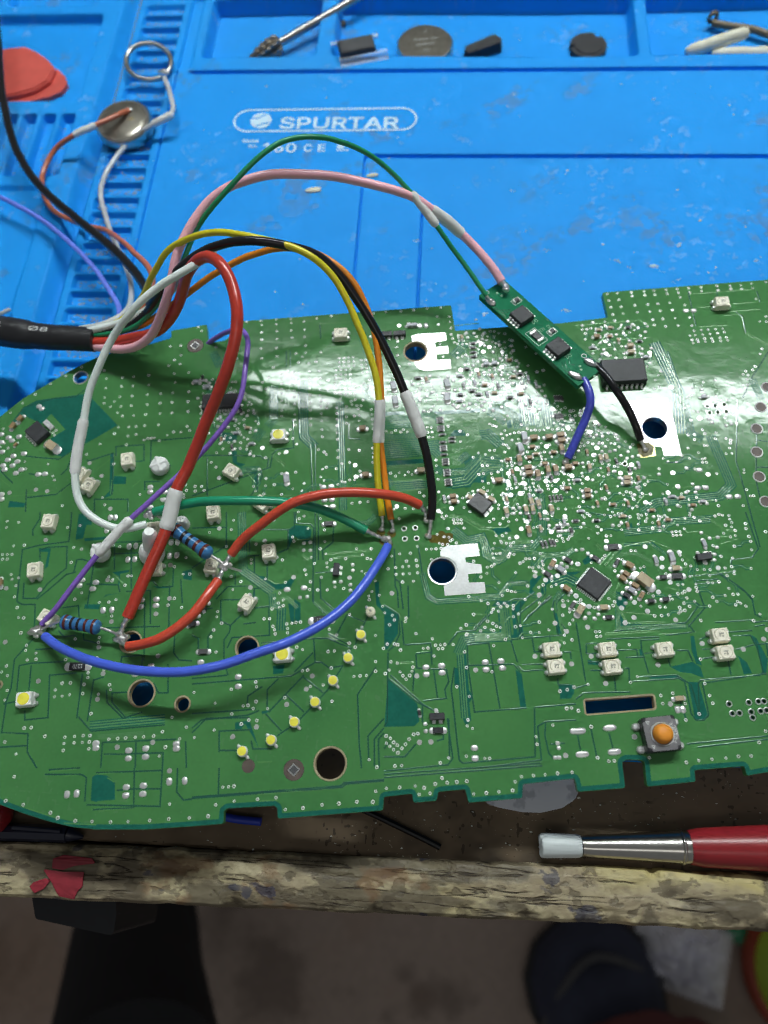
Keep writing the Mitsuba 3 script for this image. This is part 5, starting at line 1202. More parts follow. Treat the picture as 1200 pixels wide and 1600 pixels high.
def cable(label, color, width, path, sleeves=(), ends=(), name='cable', group=None, n=14, m_=None, category='cable'):
    """An insulated wire. width: pixels across at its middle; sleeves: (first, last control point, factor); ends: bare tinned ends 'x,y,h ...' from the insulation outwards."""
    c = W3(path)
    k = thing(name, label, category, group)
    mid = c[len(c) // 2]
    r = width / 2 * depth(mid) / F_PX
    per = 14
    sp = spline(c, per)
    fade = np.minimum(1, np.minimum(np.arange(len(sp)), np.arange(len(sp))[::-1]) / 8.0)[:, None]
    sp = sp + .00038 * fade * (np.stack([meshkit.fbm(sp * 130 + 7 * j + width, 3, j) for j in range(3)], 1) - .5)
    put('insulation', mikit.ply(tube(sp, r, n), m_ or 'm_w_' + color, smooth=50), k)
    for a, b, f in sleeves:
        seg = sp[int(a * per):int(b * per) + 1]
        u_ = np.linspace(0, 1, len(seg))
        rr = r * (f - (f - 1.12) * np.exp(-(np.minimum(u_, 1 - u_) / .03) ** 2)) * (1 + .10 * (meshkit.fbm(np.stack([u_ * 7 + a, u_ * 0, u_ * 0], -1), 3, 2) - .5))
        put('sleeve', mikit.ply(tube(seg, rr, n), 'm_sleeve', smooth=50), k)
    for e in ends:
        q = spline(W3(e), 6)
        rr = np.linspace(r * .55, r * .38, len(q)) * (1 + .18 * np.sin(np.arange(len(q)) * 1.7))
        put('bare_end', mikit.ply(tube(q, rr, 10), 'm_wireend', smooth=50), k)
        put('solder_joint', mikit.ply(blob(q[-1], r * .75, int(abs(q[-1][0]) * 1e5) % 50, (1.1, 1, .8), .4), 'm_wireend', smooth=True), k)
    return k


cable('thin lilac cable coming in from the left edge across the blue mat', 'lilac', 8, "-40,292,4 0,308,4 60,340,4 118,388,5 162,440,9 186,495,14 168,518,14 120,520,14")
cable('rust coloured cable from the silver cell with a white sleeve, running under the black cable', 'rust', 8, "201,172,4.6 176,184,6 150,196,6.5 116,211,6 86,234,3 68,268,1.6 66,290,1.4 80,325,1.2 130,351,2.5 165,360,5 208,393,12 238,438,18 222,485,16 165,515,15 120,520,14", [(2, 3, 1.35)])
cable('grey cable with a white sleeve running from the steel ring down the mat', 'grey', 8, "257,122,5 267,150,5 268,178,5.5 239,195,4 214,212,2.6 186,240,1.6 163,278,1.3 158,305,1.3 172,360,2 196,415,5 206,455,9 196,487,13 165,505,15 120,515,14", [(2, 3, 1.5)])
cable('glossy black cable from the upper left corner down to the shrink sleeve', 'black', 14, "-14,-40,14 -4,60,12 4,150,9 22,225,7 62,290,7 120,342,8 180,392,11 220,438,14 236,475,17 218,503,17 170,518,15 120,522,14", m_='m_cable')
cable('thick pink cable with a white sleeve arching over to the small narrow board', 'pink', 15, "105,534,13.5 152,542,13.5 200,545,15 236,524,20 262,460,29 281,385,35 330,312,39 400,277,41 480,272,39 560,283,35 640,306,31 674,327,28.5 722,366,22 764,411,18.6 784,440,16.9", [(11, 12, 1.3)], ["784,440,16.9 791,452,16.6"])
cable('thin green cable with a white sleeve arching high to the small board', 'thin_green', 8.5, "105,528,14 205,512,17 262,455,26 285,410,32 308,356,36 345,308,41 400,250,45 440,222,46 490,214,45 550,228,41 600,258,36 642,301,31.5 682,353,26.5 722,410,20.5 760,462,16.9", [(11, 12, 1.75)], ["760,462,16.9 767,469,16.6"])
cable('yellow cable with a white sleeve soldered down in the middle of the board', 'yellow', 11, "110,522,14 185,503,16 222,466,22 238,430,28 262,392,34 300,370,38 340,363,40 400,372,41 470,392,40 520,432,36 560,510,30 585,580,25.5 592,625,22.5 589,692,17.5 590,750,13.5 597,806,10.6", [(12, 13, 1.35)], ["597,806,10.6 598,818,9.8 596,827,9.3"])
cable('orange cable beside the yellow one, soldered down in the middle of the board', 'orange', 10.5, "110,528,14 212,512,16 255,487,21 290,461,26 342,424,31 392,400,34.5 437,388,36.5 495,396,36.5 545,432,33.5 577,492,28.5 591,555,24.5 596,625,20 595,692,15.5 601,748,12.5 611,812,10.4", [(11, 12, 1.3)], ["611,812,10.4 614,822,9.6 613,829,9.3"])
cable('thick black cable with a grey sleeve arching to the middle of the large board', 'black', 14, "105,526,14 195,511,16 228,490,20 244,465,25 264,438,30 302,401,37 360,379,41 430,380,41 500,402,37 560,470,30.5 610,560,24 632,612,20.5 659,683,16 671,735,13.3 676,785,11.3 673,812,10.4", [(11, 12, 1.42)], ["673,812,10.4 672,826,9.6 669,838,9.3"])
cable('long thick red cable with a grey sleeve looping down to the left part', 'red', 19, "105,533,13.5 155,535,14 203,529,15.5 243,519,19 266,498,23 284,461,29 293,428,35 308,407,39 326,401,41 346,414,42 363,447,41 371,497,39 356,572,34 319,668,25.5 292,733,20.5 275,765,19 259,828,16 232,890,13.5 199,965,11.4", [(15, 16, 1.3)], ["199,965,11.4 192,980,10.5 188,992,10"])
cable('white cable with a white sleeve looping over the left part of the board', 'white', 12.5, "105,526,14.5 205,497,18 258,464,24 298,421,32 324,398,36 333,392,37.5 322,399,38.5 305,413,38.7 275,431,38 245,451,36.5 212,480,34.5 178,524,30 158,566,27 140,612,24 131,655,21.5 117,741,18 125,785,16 150,812,15 190,826,14 229,819,13.2", [(14, 15, 1.38)])
cable('purple cable with a white sleeve from behind the board down to its left end', 'purple', 8.5, "300,560,4 333,531,10 356,519,14 376,516,17 386,530,18.5 384,568,19 372,630,18 345,672,17 295,727,16 235,783,15.6 205,810,15.2 152,868,14 112,918,12.8 86,952,11.8 65,976,10.4", [(10, 11, 1.75)], ["65,976,10.4 60,984,10 54,990,9.6"])
cable('short green cable lying across the left part of the board to the pin row', 'green', 14.5, "241,800,14.5 300,786,16.5 345,782,18 400,783,18.5 450,786,17.5 490,793,16 535,810,13 572,829,11", (), ["572,829,11 586,836,10 600,842,9.4", "241,800,14.5 236,806,14.2 232,802,14"])
cable('short thick blue cable curving across the lower left of the board', 'blue', 15.5, "70,994,11 90,1010,12.5 115,1022,14 150,1035,15.5 200,1045,17 250,1050,17.8 300,1049,18 345,1040,18 400,1021,18 450,1004,17.8 500,977,17 540,946,15.5 570,912,14 598,869,11.8 606,853,10.6", (), ["606,853,10.6 610,847,10 606,842,9.4", "70,993,11 62,988,10.4 56,986,9.8"])
cable('upper short red cable bending over the green one to the pin row', 'orange_red', 15.5, "361,866,12 378,845,13.5 404,822,15.5 450,789,18 480,777,18.5 520,770,18.5 580,770,17 630,778,14 656,789,11.6", (), ["361,866,12 355,876,12.2 351,882,12.4", "656,789,11.6 664,800,10.4 667,812,9.6"])
cable('lower short red cable curving from the resistor to the hole in the board', 'orange_red', 16, "341,907,12.2 322,934,13.5 296,965,14 252,997,13.5 222,1007,12.6 199,1010,11.8", (), ["341,907,12.2 347,893,12.4 350,884,12.4", "199,1010,11.8 192,1004,10.8 189,997,10.2"])
cable('short blue cable from the small tilted board down to the big board', 'navy', 13, "911,592,15.7 919,608,15.7 922,630,15 915,655,13.2 900,688,11.6 887,716,10.2", (), ["911,592,15.7 904,585,15.8", "887,716,10.2 884,722,9.6"])
cable('short black cable from the small tilted board to the gold patch by the bolt hole', 'black', 11.5, "931,570,15.7 945,585,16 964,612,15.4 984,645,13 994,668,11.8 1001,688,10.2", (), ["931,570,15.7 922,563,15.8", "1001,688,10.2 1004,694,9.6 1008,702,9.3"])

# the shrink sleeve that gathers them
hs = thing('shrink_sleeve', 'thick black shrink sleeve gathering the cables at the left edge, printed in white', 'cable sleeve')
c = W3("-160,494,15 -70,507,14.5 -10,515.5,14 20,520,14 38,522.5,14 52,524.5,14 80,527,14 110,528.5,14 149,531,14")
sp = spline(c, 12)
d0 = depth(c[4])
L = np.linspace(0, len(c) - 1, len(sp))
rpx = np.interp(L, [0, 3.3, 4.0, 5.2, 8], [25, 24.8, 24.3, 21.5, 19.5])
sl = tube(sp, rpx * d0 / F_PX * .97, 32)
v = np.array(sl.vertices); v[:, 2] = 14 * MM + (v[:, 2] - 14 * MM) * .92
put('tube', mikit.ply(trimesh.Trimesh(v, sl.faces, process=False), 'm_shrink', smooth=60), hs)


def shrink_print(txt, x, y, h, w, up):
    """Letters bent round the sleeve."""
    t = meshkit.text_mesh(txt, h, .00006, False).subdivide()
    v = np.array(t.vertices); v[:, :2] -= (v[:, :2].max(0) + v[:, :2].min(0)) / 2
    v[:, 0] *= w / (v[:, 0].max() - v[:, 0].min())
    q = at(x, y, .014)
    i = int(np.argmin(((sp[:, :2] - q[:2]) ** 2).sum(1)))
    d = sp[min(i + 2, len(sp) - 1)] - sp[max(i - 2, 0)]; d /= np.linalg.norm(d)
    side = np.cross([0, 0, 1], d); side /= np.linalg.norm(side); nn = np.cross(d, side)
    R = rpx[i] * d0 / F_PX * .97
    th = up + v[:, 1] / R
    rad = R + .00003 + v[:, 2]
    P = sp[i] + v[:, :1] * d + rad[:, None] * (np.sin(th)[:, None] * side + (np.cos(th) * .92)[:, None] * nn)
    put('lettering', mikit.ply(trimesh.Trimesh(P, t.faces, process=False), 'm_print'), hs)


shrink_print('\u00d88', 68, 526, .0012, .0047, .05)
shrink_print('-1', 6, 518, .0012, .0026, -.05)

# ================================================================ the two wired resistors
def resistor(label, a, b, bands, h, lead0, lead1):
    k = thing('resistor', label, 'resistor', None)
    A, B = at(a[0], a[1], h * MM), at(b[0], b[1], h * MM)
    ax = (B - A); Ln = np.linalg.norm(ax); ax /= Ln
    R = .00148
    prof = [(0, .25), (.03, .75), (.08, .98), (.14, 1.04), (.20, .98), (.27, .86), (.5, .84), (.73, .86), (.80, .98), (.86, 1.04), (.92, .98), (.97, .75), (1, .25)]
    t = np.linspace(0, 1, 49)
    rr = np.interp(t, [q[0] for q in prof], [q[1] for q in prof]) * R
    put('body', mikit.ply(tube(A + ax * Ln * t[:, None], rr, 24), 'm_resblue', smooth=50), k)
    for u, col in bands:
        tt = np.linspace(u - .032, u + .032, 6)
        r2 = np.interp(tt, [q[0] for q in prof], [q[1] for q in prof]) * R + .00003
        put('band', mikit.ply(tube(A + ax * Ln * tt[:, None], r2, 24), 'm_band' + col, smooth=50), k)
    for p, L_ in ((A, lead0), (B, lead1)):
        q = spline(np.vstack([p[None], W3(L_)]), 8)
        put('lead', mikit.ply(tube(q, .00030, 10), 'm_wireend', smooth=50), k)
    return k


resistor('blue banded resistor between the grey sleeve of the red cable and a solder joint', (266, 823), (330, 868), [(.16, 'brown'), (.36, 'black'), (.50, 'black'), (.67, 'brown'), (.85, 'brown')], 13.5, "252,810,13.8 242,803,14 236,800,14", "342,876,13 352,884,12.5 362,888,11.5 376,892,10")
resistor('blue banded resistor at the far left end above the blue cable', (95, 971), (157, 981), [(.16, 'brown'), (.32, 'black'), (.48, 'black'), (.66, 'brown'), (.86, 'brown')], 12.5, "84,974,12 72,980,11 58,986,9.8", "170,985,12.3 182,991,11.4 188,998,10.4")
j = 0
for x, y, h, r in ((351, 884, 12.4, .0011), (189, 997, 10.3, .0013), (57, 986, 9.8, .0014), (236, 803, 14, .0013)):
    lab = ['bright solder joint of the two red cables and the resistor lead', 'solder joint over the hole where both red cables end', 'lumpy solder joint at the left end of the board under the purple cable', 'solder joint where the green cable, white cable and resistor meet'][j]
    key = thing('solder_joint', lab, 'solder joint')
    c = at(x, y, h * MM)
    j += 1
    scene[key] = mikit.ply(concat([blob(c + np.array([q[0], q[1], q[2]]) * r, r * q[3], int(x + 7 * i), (1.2, .9, .8), .5) for i, q in enumerate(((0, 0, 0, .8), (.7, .3, -.2, .5), (-.6, -.3, .1, .5), (.2, -.7, 0, .4)))]), 'm_wireend', smooth=True)

# ================================================================ the small tilted board
ad = thing('circuit_board', 'small narrow green circuit board with two black chips, propped above the large board', 'circuit board')
A, B = at(768, 449, .0152), at(923.5, 589, .0163)
ex = B - A; Ln = np.linalg.norm(ex); ex /= Ln
wl = np.linalg.norm(at(786, 434, .0165) - at(750, 464, .0165))
ey = np.cross([.02, .07, 1], ex); ey /= np.linalg.norm(ey); ez = np.cross(ex, ey)
M = np.eye(4); M[:3, 0], M[:3, 1], M[:3, 2], M[:3, 3] = ex, ey, ez, (A + B) / 2
O = T(M)
AT = .0013
bd = sg.box(-Ln / 2, -wl / 2, Ln / 2, wl / 2).buffer(-.0003).buffer(.0003)
put('panel', {**mikit.ply(sheet(bd, -AT, AT), 'm_adapter'), 'to_world': O}, ad)


def loc(x, y, z=0.0):
    """Where on the small board's plane a place of the photograph lies, in its own axes."""
    d = CAM_R.T @ np.array([x - 600.0, y - 800.0, F_PX])
    p0 = (A + B) / 2 + ez * z
    p = CAM + d * ((p0 - CAM) @ ez) / (d @ ez)
    return float((p - p0) @ ex), float((p - p0) @ ey)


Z4 = (740, 420, 5.714)


def l4(s, z=0.0):
    return [loc(Z4[0] + float(a) / Z4[2], Z4[1] + float(b) / Z4[2], z) for a, b in (w.split(',') for w in s.split())]


gm = []
for s in ("170,350 240,370 330,365", "250,390 330,385", "520,470 560,500 620,510", "820,830 830,880 870,900", "790,830 800,890 860,940", "850,800 860,850 900,860", "640,440 760,530", "860,700 930,720", "930,760 1000,780", "600,700 640,730", "330,250 420,290", "180,330 290,430"):
    q = np.array(l4(s))
    gm.append(ridge(q, .00028, .00004, 0))
put('track', {**mikit.ply(concat(gm), 'm_adaptertrack', smooth=True), 'to_world': O}, ad, kind='stuff')
for s, ll in (("432,405", 0), ("757,690", 0)):
    x, y = l4(s, .0014)[0]
    package('chip', x, y, 0, .0041, .0040, .0014, (4, 4, 0, 0), ll=.0013, lw=.00048, parent=ad, origin=O, dot=True)
for s, L_, W_, a in (("385,275", .0016, .0009, 62), ("565,595", .0031, .0016, 0), ("703,550", .0016, .0009, 62)):
    x, y = l4(s, .0005)[0]
    o = O @ T().translate([x, y, 0]).rotate([0, 0, 1], a if a == 0 else 90)
    k = put('resistor', {**mikit.ply(box(L_ * .98, W_, .0005, .00005), 'm_resblack'), 'to_world': o}, ad)
    for sd in (-1, 1):
        put('terminal', {**mikit.ply(box(L_ * .2, W_ * 1.05, .00054, .00006), 'm_solder'), 'to_world': o @ T().translate([sd * L_ * .42, 0, 0])}, k)
    fr = sg.box(-L_ * .72, -W_ * .9, L_ * .72, W_ * .9)
    put('outline', {**mikit.ply(sheet(fr.difference(fr.buffer(-.00012)), 0, .00005), 'm_print'), 'to_world': o}, ad)


def aletters(txt, s, h, ang):
    x, y = l4(s)[0]
    t = meshkit.text_mesh(txt, h, .00004, False)
    v = np.array(t.vertices); v[:, :2] -= (v[:, :2].max(0) + v[:, :2].min(0)) / 2
    put('lettering', {**mikit.ply(trimesh.Trimesh(v, t.faces, process=False), 'm_printdim'), 'to_world': O @ T().translate([x, y, .00001]).rotate([0, 0, 1], ang)}, ad)


aletters('Q2', "545,470", .0009, -90); aletters('Q1', "845,780", .0009, -90); aletters('R1', "610,545", .0008, -90); aletters('R2', "672,520", .0008, 180)
for s in ("118,212", "985,778"):
    x, y = l4(s)[0]
    put('ring', {**mikit.ply(lathe([(.00045, 0), (.00045, .00006), (.0006, .00006), (.0006, 0)], 16), 'm_print'), 'to_world': O @ T().translate([x, y, 0])}, ad)
for i, (s, a) in enumerate((("265,140", 20), ("150,290", 10), ("1040,835", 15), ("905,950", 15))):
    x, y = l4(s, .0003)[0]
    put('solder_joint', {**mikit.ply(blob((0, 0, .0003), .0009, 30 + i, (1.7, .85, .65), .35), 'm_tin', smooth=True), 'to_world': O @ T().translate([x, y, 0]).rotate([0, 0, 1], a)}, ad)
for s in ("225,130", "250,240", "950,870", "1080,960", "960,900", "210,215"):
    x, y = l4(s)[0]
    put('pad', {**mikit.ply(lathe([(0, .00003), (.0003, .00003), (.0003, 0)], 12), 'm_printdim'), 'to_world': O @ T().translate([x, y, 0])}, ad)

# ================================================================ things lying on the mat
ZT = -.005
# rotary burr
a, b, e = at(388, 94, ZT + .0016), at(436, 68, ZT + .0034), at(590, -22, ZT + .0060)
bk = thing('rotary_burr', 'steel rotary burr with a fluted conical head lying in the tray', 'rotary burr')
put('shank', mikit.ply(tube(np.linspace(b, e, 12), .00125, 20), 'm_steel', smooth=50), bk)
n, w = 40, 48
ax = (b - a); Lb = np.linalg.norm(ax); ax /= Lb
u = np.cross(ax, [0, 0, 1]); u /= np.linalg.norm(u); w_ = np.cross(ax, u)
t = np.linspace(0, 1, n); rad = np.interp(t, [0, .06, .3, .6, .85, .95, 1], [.0002, .0007, .0016, .0024, .0027, .0024, .0013])
ang = np.arange(w) * 2 * np.pi / w
V = []
for i in range(n):
    fl = 1 - .34 * (np.sin(7 * ang + t[i] * 5) > .2) - .12 * np.sin(7 * ang + t[i] * 5) - .10 * np.sin(5 * ang - t[i] * 30)
    V.append(a + ax * Lb * t[i] * 1.05 + (rad[i] * fl)[:, None] * (np.cos(ang)[:, None] * u + np.sin(ang)[:, None] * w_))
V = np.vstack(V); Fc = []
for i in range(n - 1):
    for jj in range(w):
        k2 = (jj + 1) % w
        Fc += [(i * w + jj, i * w + k2, (i + 1) * w + k2), (i * w + jj, (i + 1) * w + k2, (i + 1) * w + jj)]
put('head', mikit.ply(trimesh.Trimesh(V, Fc, process=False), 'm_burr', smooth=30), bk)

# loose chip with fine legs
lc = thing('loose_chip', 'loose black chip with two rows of fine silver legs lying in the tray', 'chip')
c = at(557, 70, .0026)
aa = 15
o = T().translate([float(c[0]), float(c[1]), .0010]).rotate([0, 0, 1], aa).rotate([1, 0, 0], 4)
put('body', {**mikit.ply(box(.0112, .0062, .0018, .0003, .0004, taper=.0003), 'm_chip'), 'to_world': o}, lc)
lg = mikit.ply(concat([box(.0016, .00030, .0003, 0, -.0006, (.0016, 0)), box(.0003, .00030, .0014, 0, -.0006, (.0008, 0)), box(.0012, .00030, .0003, 0, .0006, (.0002, 0))]), 'm_solder')
for i in range(20):
    for sd in (-1, 1):
        put('leg', {**lg, 'to_world': o @ T().translate([(i - 9.5) * .00074 + (.0014 if sd < 0 else 0), sd * .0031, 0]).rotate([0, 0, 1], 90 if sd > 0 else -90)}, lc)

# coin cells
cc = thing('coin_cell', 'dark topped steel coin cell in the tray between loose chip and black wedge', 'coin cell')
c = at(664, 68, ZT + .003)
cell = lathe([(.0082, 0), (.0086, .0004), (.0086, .0028), (.0083, .0032)], 48)
put('can', {**mikit.ply(cell, 'm_steel', smooth=40), 'to_world': place(c[0], c[1], ZT, 0)}, cc)
put('face', {**mikit.ply(lathe([(.0084, .0031), (.0080, .0033), (0, .0033)], 48), 'm_celltop', smooth=40), 'to_world': place(c[0], c[1], ZT, 0)}, cc)
for txt, dx, dy, h, wd in (('+', 0, .0052, .0011, .0011), ('Panasonic', .0002, .0018, .0011, .0075), ('CR2032', 0, -.0006, .0011, .0058), ('3V', .0006, -.0034, .0010, .0022)):
    t = meshkit.text_mesh(txt, h, .00003, False)
    v = np.array(t.vertices); v[:, :2] -= (v[:, :2].max(0) + v[:, :2].min(0)) / 2; v[:, 0] *= wd / (v[:, 0].max() - v[:, 0].min())
    put('lettering', {**mikit.ply(trimesh.Trimesh(v, t.faces, process=False), 'm_tindull'), 'to_world': place(c[0] + dx, c[1] + dy, ZT + .00331, 8)}, cc)
sc = thing('coin_cell', 'silver coin cell on the slotted strip with a rust coloured cable on its face', 'coin cell')
c = at(194, 191, .0032)
o = T().translate([float(c[0]), float(c[1]), .0004]).rotate([1, 0, 0], 4)
put('can', {**mikit.ply(lathe([(.0070, -.0004), (.0080, .0001), (.0082, .0010), (.0082, .0028), (.0076, .0036), (.0068, .0036)], 48), 'm_steel', smooth=40), 'to_world': o}, sc)
put('face', {**mikit.ply(lathe([(.0069, .0036), (.0066, .0033), (.0056, .0033), (.0052, .0036), (0, .0037)], 48), 'm_celltop', smooth=40), 'to_world': o}, sc)
for i in range(2):
    t = meshkit.text_mesh('CR'[i], .0009, .00003, True)
    put('lettering', {**mikit.ply(t, 'm_gold'), 'to_world': o @ T().translate([.0016 + .0008 * i, -.0002 + .0002 * i, .00371]).rotate([0, 0, 1], 20)}, sc)
put('solder_joint', mikit.ply(blob(at(201, 171, .0044), .0008, 3, (1.6, 1, .5), .3), 'm_tin', smooth=True), sc)

# steel ring
c = at(233, 98, .0022)
rk = thing('steel_ring', 'open steel ring lying on the slotted strip with the grey cable soldered to it', 'ring')
tt = np.linspace(0, 2 * np.pi, 60)
rp = np.stack([c[0] + .0066 * np.cos(tt), c[1] + .0066 * np.sin(tt), .0012 + .0014 * (1 + np.sin(tt - .8))], 1)
put('band', mikit.ply(tube(rp, np.full(60, .00075), 12, cap=False), 'm_steel', smooth=50), rk)
put('solder_joint', mikit.ply(blob(at(256, 113, .004), .0011, 9, (1.5, .9, .7), .35), 'm_wireend', smooth=True), rk)

# black wedge, black disc
wd = thing('black_wedge', 'small black wedge shaped plastic block in the tray right of the coin cell', 'plastic block')
c = at(755, 72, ZT + .002)
pr = sg.Polygon([(-.0060, -.0018), (.0050, -.0026), (.0062, -.0008), (.0050, .0026), (-.0054, .0020), (-.0064, .0006)])
e = trimesh.creation.extrude_polygon(pr.buffer(-.0004).buffer(.0004), .0032, engine='earcut')
v = np.array(e.vertices); top_ = v[:, 2] > .001; v[top_, :2] *= [.93, .85]; v[top_, 2] -= .0007 * (v[top_, 0] < -.004)
scene[wd] = {**mikit.ply(trimesh.Trimesh(v, e.faces, process=False), 'm_rubber', smooth=25), 'to_world': place(c[0], c[1], ZT, 24)}
dk = thing('rubber_disc', 'flat black rubber disc with a notched rim lying in the tray', 'rubber disc')
c = at(919, 72, ZT + .0015)
g = sg.Point(0, 0).buffer(.0056, quad_segs=16).difference(sg.box(.0028, .0032, .0042, .0060)).difference(sg.box(-.0060, -.0005, -.0046, .0012))
e = trimesh.creation.extrude_polygon(g, .0019, engine='earcut')
put('disc', {**mikit.ply(e, 'm_rubber'), 'to_world': place(c[0], c[1], ZT, 8)}, dk)
put('hub', {**mikit.ply(lathe([(.0044, .0019), (.0042, .0022), (0, .0022)], 32), 'm_rubber', smooth=40), 'to_world': place(c[0], c[1], ZT, 0)}, dk)

# cream sticks and the hook
def stick(label, a, b, r, seed):
    k = thing('cream_stick', label, 'stick')
    q = np.linspace(a, b, 14)
    rr = r * np.array([.55, .9] + [1.0] * 10 + [.95, .7])
    e = tube(q, rr, 18)
    v = np.array(e.vertices)
    v += .00035 * (meshkit.fbm(v * 500 + seed, 3, seed)[:, None] - .5)
    scene[k] = mikit.ply(trimesh.Trimesh(v, e.faces, process=False), 'm_wax', smooth=60)


stick('cream coloured stick leaning on another at the right end of the tray', at(1072, 82, ZT + .002), at(1168, 50, ZT + .0042), .0019, 3)
stick('cream coloured stick lying along the tray rim at the right edge', at(1112, 84, ZT + .0015), at(1320, 80, ZT + .0015), .0017, 8)
hk = thing('metal_hook', 'dark metal lever with a small ring at its end, behind the cream sticks', 'metal lever')
put('lever', mikit.ply(tube(spline(W3("1112,36,-3 1140,41,-3 1175,46,-2.6 1230,64,-3 1300,80,-3"), 8), .0011, 12), 'm_dirtymetal', smooth=50), hk)
c = at(1114, 27, -.002)
tt = np.linspace(0, 2 * np.pi, 28)
put('ring', mikit.ply(tube(np.stack([c[0] + .0012 * np.cos(tt), c[1] + .0004 * np.cos(tt), c[2] + .0014 * np.sin(tt)], 1), .0006, 10, cap=False), 'm_dirtymetal', smooth=50), hk)

# red rubber cap in the left tray
rc = thing('red_rubber_tab', 'red rubber tab with a rounded end lying in the left tray', 'rubber tab')
ring = [at(x, y, -.003)[:2] for x, y in ((-60, 100), (0, 95), (20, 89), (45, 87), (62, 95), (78, 106), (90, 120), (82, 138), (60, 152), (30, 160), (0, 163), (-60, 166))]
g = sg.Polygon(ring).buffer(-.0008).buffer(.0012)
ms = []
for k2, (off, z) in enumerate(((0, 0), (0, .0022), (-.0004, .0028), (-.0010, .0031))):
    ms.append((np.array(g.buffer(off, quad_segs=6).exterior.coords), z))
e = trimesh.creation.extrude_polygon(g, .0026, engine='earcut'); e.apply_translation([0, 0, -.003])
g2 = g.buffer(-.0007); e2 = trimesh.creation.extrude_polygon(g2, .0004, engine='earcut'); e2.apply_translation([0, 0, -.0004])
put('pad', mikit.ply(concat([e, e2]), 'm_redrubber'), rc)
ring = [at(x, y, -.003)[:2] for x, y in ((92, 116), (102, 126), (106, 137), (98, 148), (80, 156), (50, 163), (20, 164), (50, 158), (80, 140))]
e = trimesh.creation.extrude_polygon(sg.Polygon(ring).buffer(.0004), .0014, engine='earcut'); e.apply_translation([0, 0, -.003])
put('flange', mikit.ply(e, 'm_redrubber'), rc)

# ================================================================ things on the bench in front
bs = thing('brush', 'brush with a red handle, metal ferrule and short white bristles lying along the bench edge', 'brush')
zb = ZBENCH + .0032
b0, b1, b2, b3 = at(845, 1321, zb), at(909, 1322, zb), at(1076, 1324, zb), at(1330, 1326, zb + .001)
prof = np.linspace(0, 1, 10)
q = np.linspace(b1 + (b1 - b0) * -.02, b0, 40)
e = tube(q, np.interp(np.linspace(0, 1, 40), [0, .1, .9, .97, 1], [.00185, .0021, .00225, .0022, .0019]), 48)
v = np.array(e.vertices)
loc_ = v - np.array([0, 1, 1]) * np.repeat(np.vstack([q, q[:1], q[-1:]]), [48] * 40 + [1, 1], axis=0)
th = np.arctan2(loc_[:, 2], loc_[:, 1])
v[:, 1:] += (.00009 * (meshkit.noise(np.stack([th * 14, v[:, 0] * 60, v[:, 0] * 0], -1), 4) - .5))[:, None] * np.stack([np.cos(th), np.sin(th)], 1)
v[:, 0] += np.where(v[:, 0] < b0[0] + .0006, .0007 * (meshkit.noise(np.stack([th * 9, loc_[:, 1] * 3000, loc_[:, 2] * 3000], -1), 6) - .6), 0)
put('bristles', mikit.ply(trimesh.Trimesh(v, e.faces, process=False), 'm_bristle', smooth=40), bs)
q = np.linspace(b1, b2, 16)
rr = np.linspace(.0019, .0030, 16); rr[0] *= .97; rr[-1] *= .96; rr[-2] *= 1.02
put('ferrule', mikit.ply(tube(q, rr, 32), 'm_steel', smooth=50), bs)
put('ferrule_bead', mikit.ply(tube(np.linspace(b2 - (b2 - b1) * .09, b2 - (b2 - b1) * .05, 6), [.0029, .0031, .0032, .0032, .0031, .0029], 32), 'm_steel', smooth=50), bs)
q = np.linspace(b2, b3, 14)
rr = np.interp(np.linspace(0, 1, 14), [0, .03, .5, 1], [.0030, .0034, .0041, .0044])
put('handle', mikit.ply(tube(q, rr, 32), 'm_brushred', smooth=50), bs)

g = [at(x, y, ZBENCH)[:2] for x, y in ((752, 1248), (780, 1257), (815, 1264), (845, 1265), (875, 1258), (893, 1246), (900, 1231), (896, 1221), (860, 1205), (790, 1215))]
e = trimesh.creation.extrude_polygon(sg.Polygon(g).buffer(-.001).buffer(.0016, quad_segs=8), .0012, engine='earcut'); e.apply_translation([0, 0, ZBENCH])
k = thing('plastic_pick', 'pale grey rounded plastic pick sticking out from under the front edge of the green board', 'plastic pick')
scene[k] = mikit.ply(e, 'm_petal')
k = thing('cable_scrap', 'thin black cable scrap lying on the bench in front of the board', 'cable scrap')
scene[k] = mikit.ply(tube(spline(W3("560,1262,-6.2 585,1273,-6.2 620,1290,-6.2 655,1307,-6.2 688,1324,-6.2"), 8), .00062, 12), 'm_w_black', smooth=50)
k = thing('cable_scrap', 'short thick blue cable scrap seen in the notch of the board', 'cable scrap')
scene[k] = mikit.ply(tube(spline(W3("340,1274,-5.8 370,1280,-5.8 408,1284,-5.8"), 8), .00078, 14), 'm_bluescrap', smooth=50)
k = thing('cable_scrap', 'short grey cable stub on the blue mat just above the black shrink sleeve', 'cable scrap')
scene[k] = mikit.ply(tube(spline(W3("-30,503,1.4 -5,493,1.4 16,483,1.4"), 6), .00055, 10), 'm_w_grey', smooth=50)
k = thing('brown_crumb', 'brown crumb in the tray behind the loose chip', 'crumb')
c = at(535, 40, ZT)
scene[k] = {**mikit.ply(blob((0, 0, 0), .0013, 3, (1, .8, .7), .6), 'm_dirtymetal', smooth=40), 'to_world': place(c[0], c[1], ZT + .0007, 20)}
k = thing('pen', 'dark navy pen lying along the bench edge at the left', 'pen')
p0, p1 = at(-120, 1296, ZBENCH + .0018), at(106, 1303, ZBENCH + .0018)
put('barrel', mikit.ply(tube(np.linspace(p0, p1, 6), .00165, 8), 'm_navyplastic', smooth=20), k)
put('tip', mikit.ply(tube(np.linspace(p1, at(130, 1308, ZBENCH + .0013), 5), [.0014, .0013, .0010, .0007, .0003], 16), 'm_navyplastic', smooth=50), k)
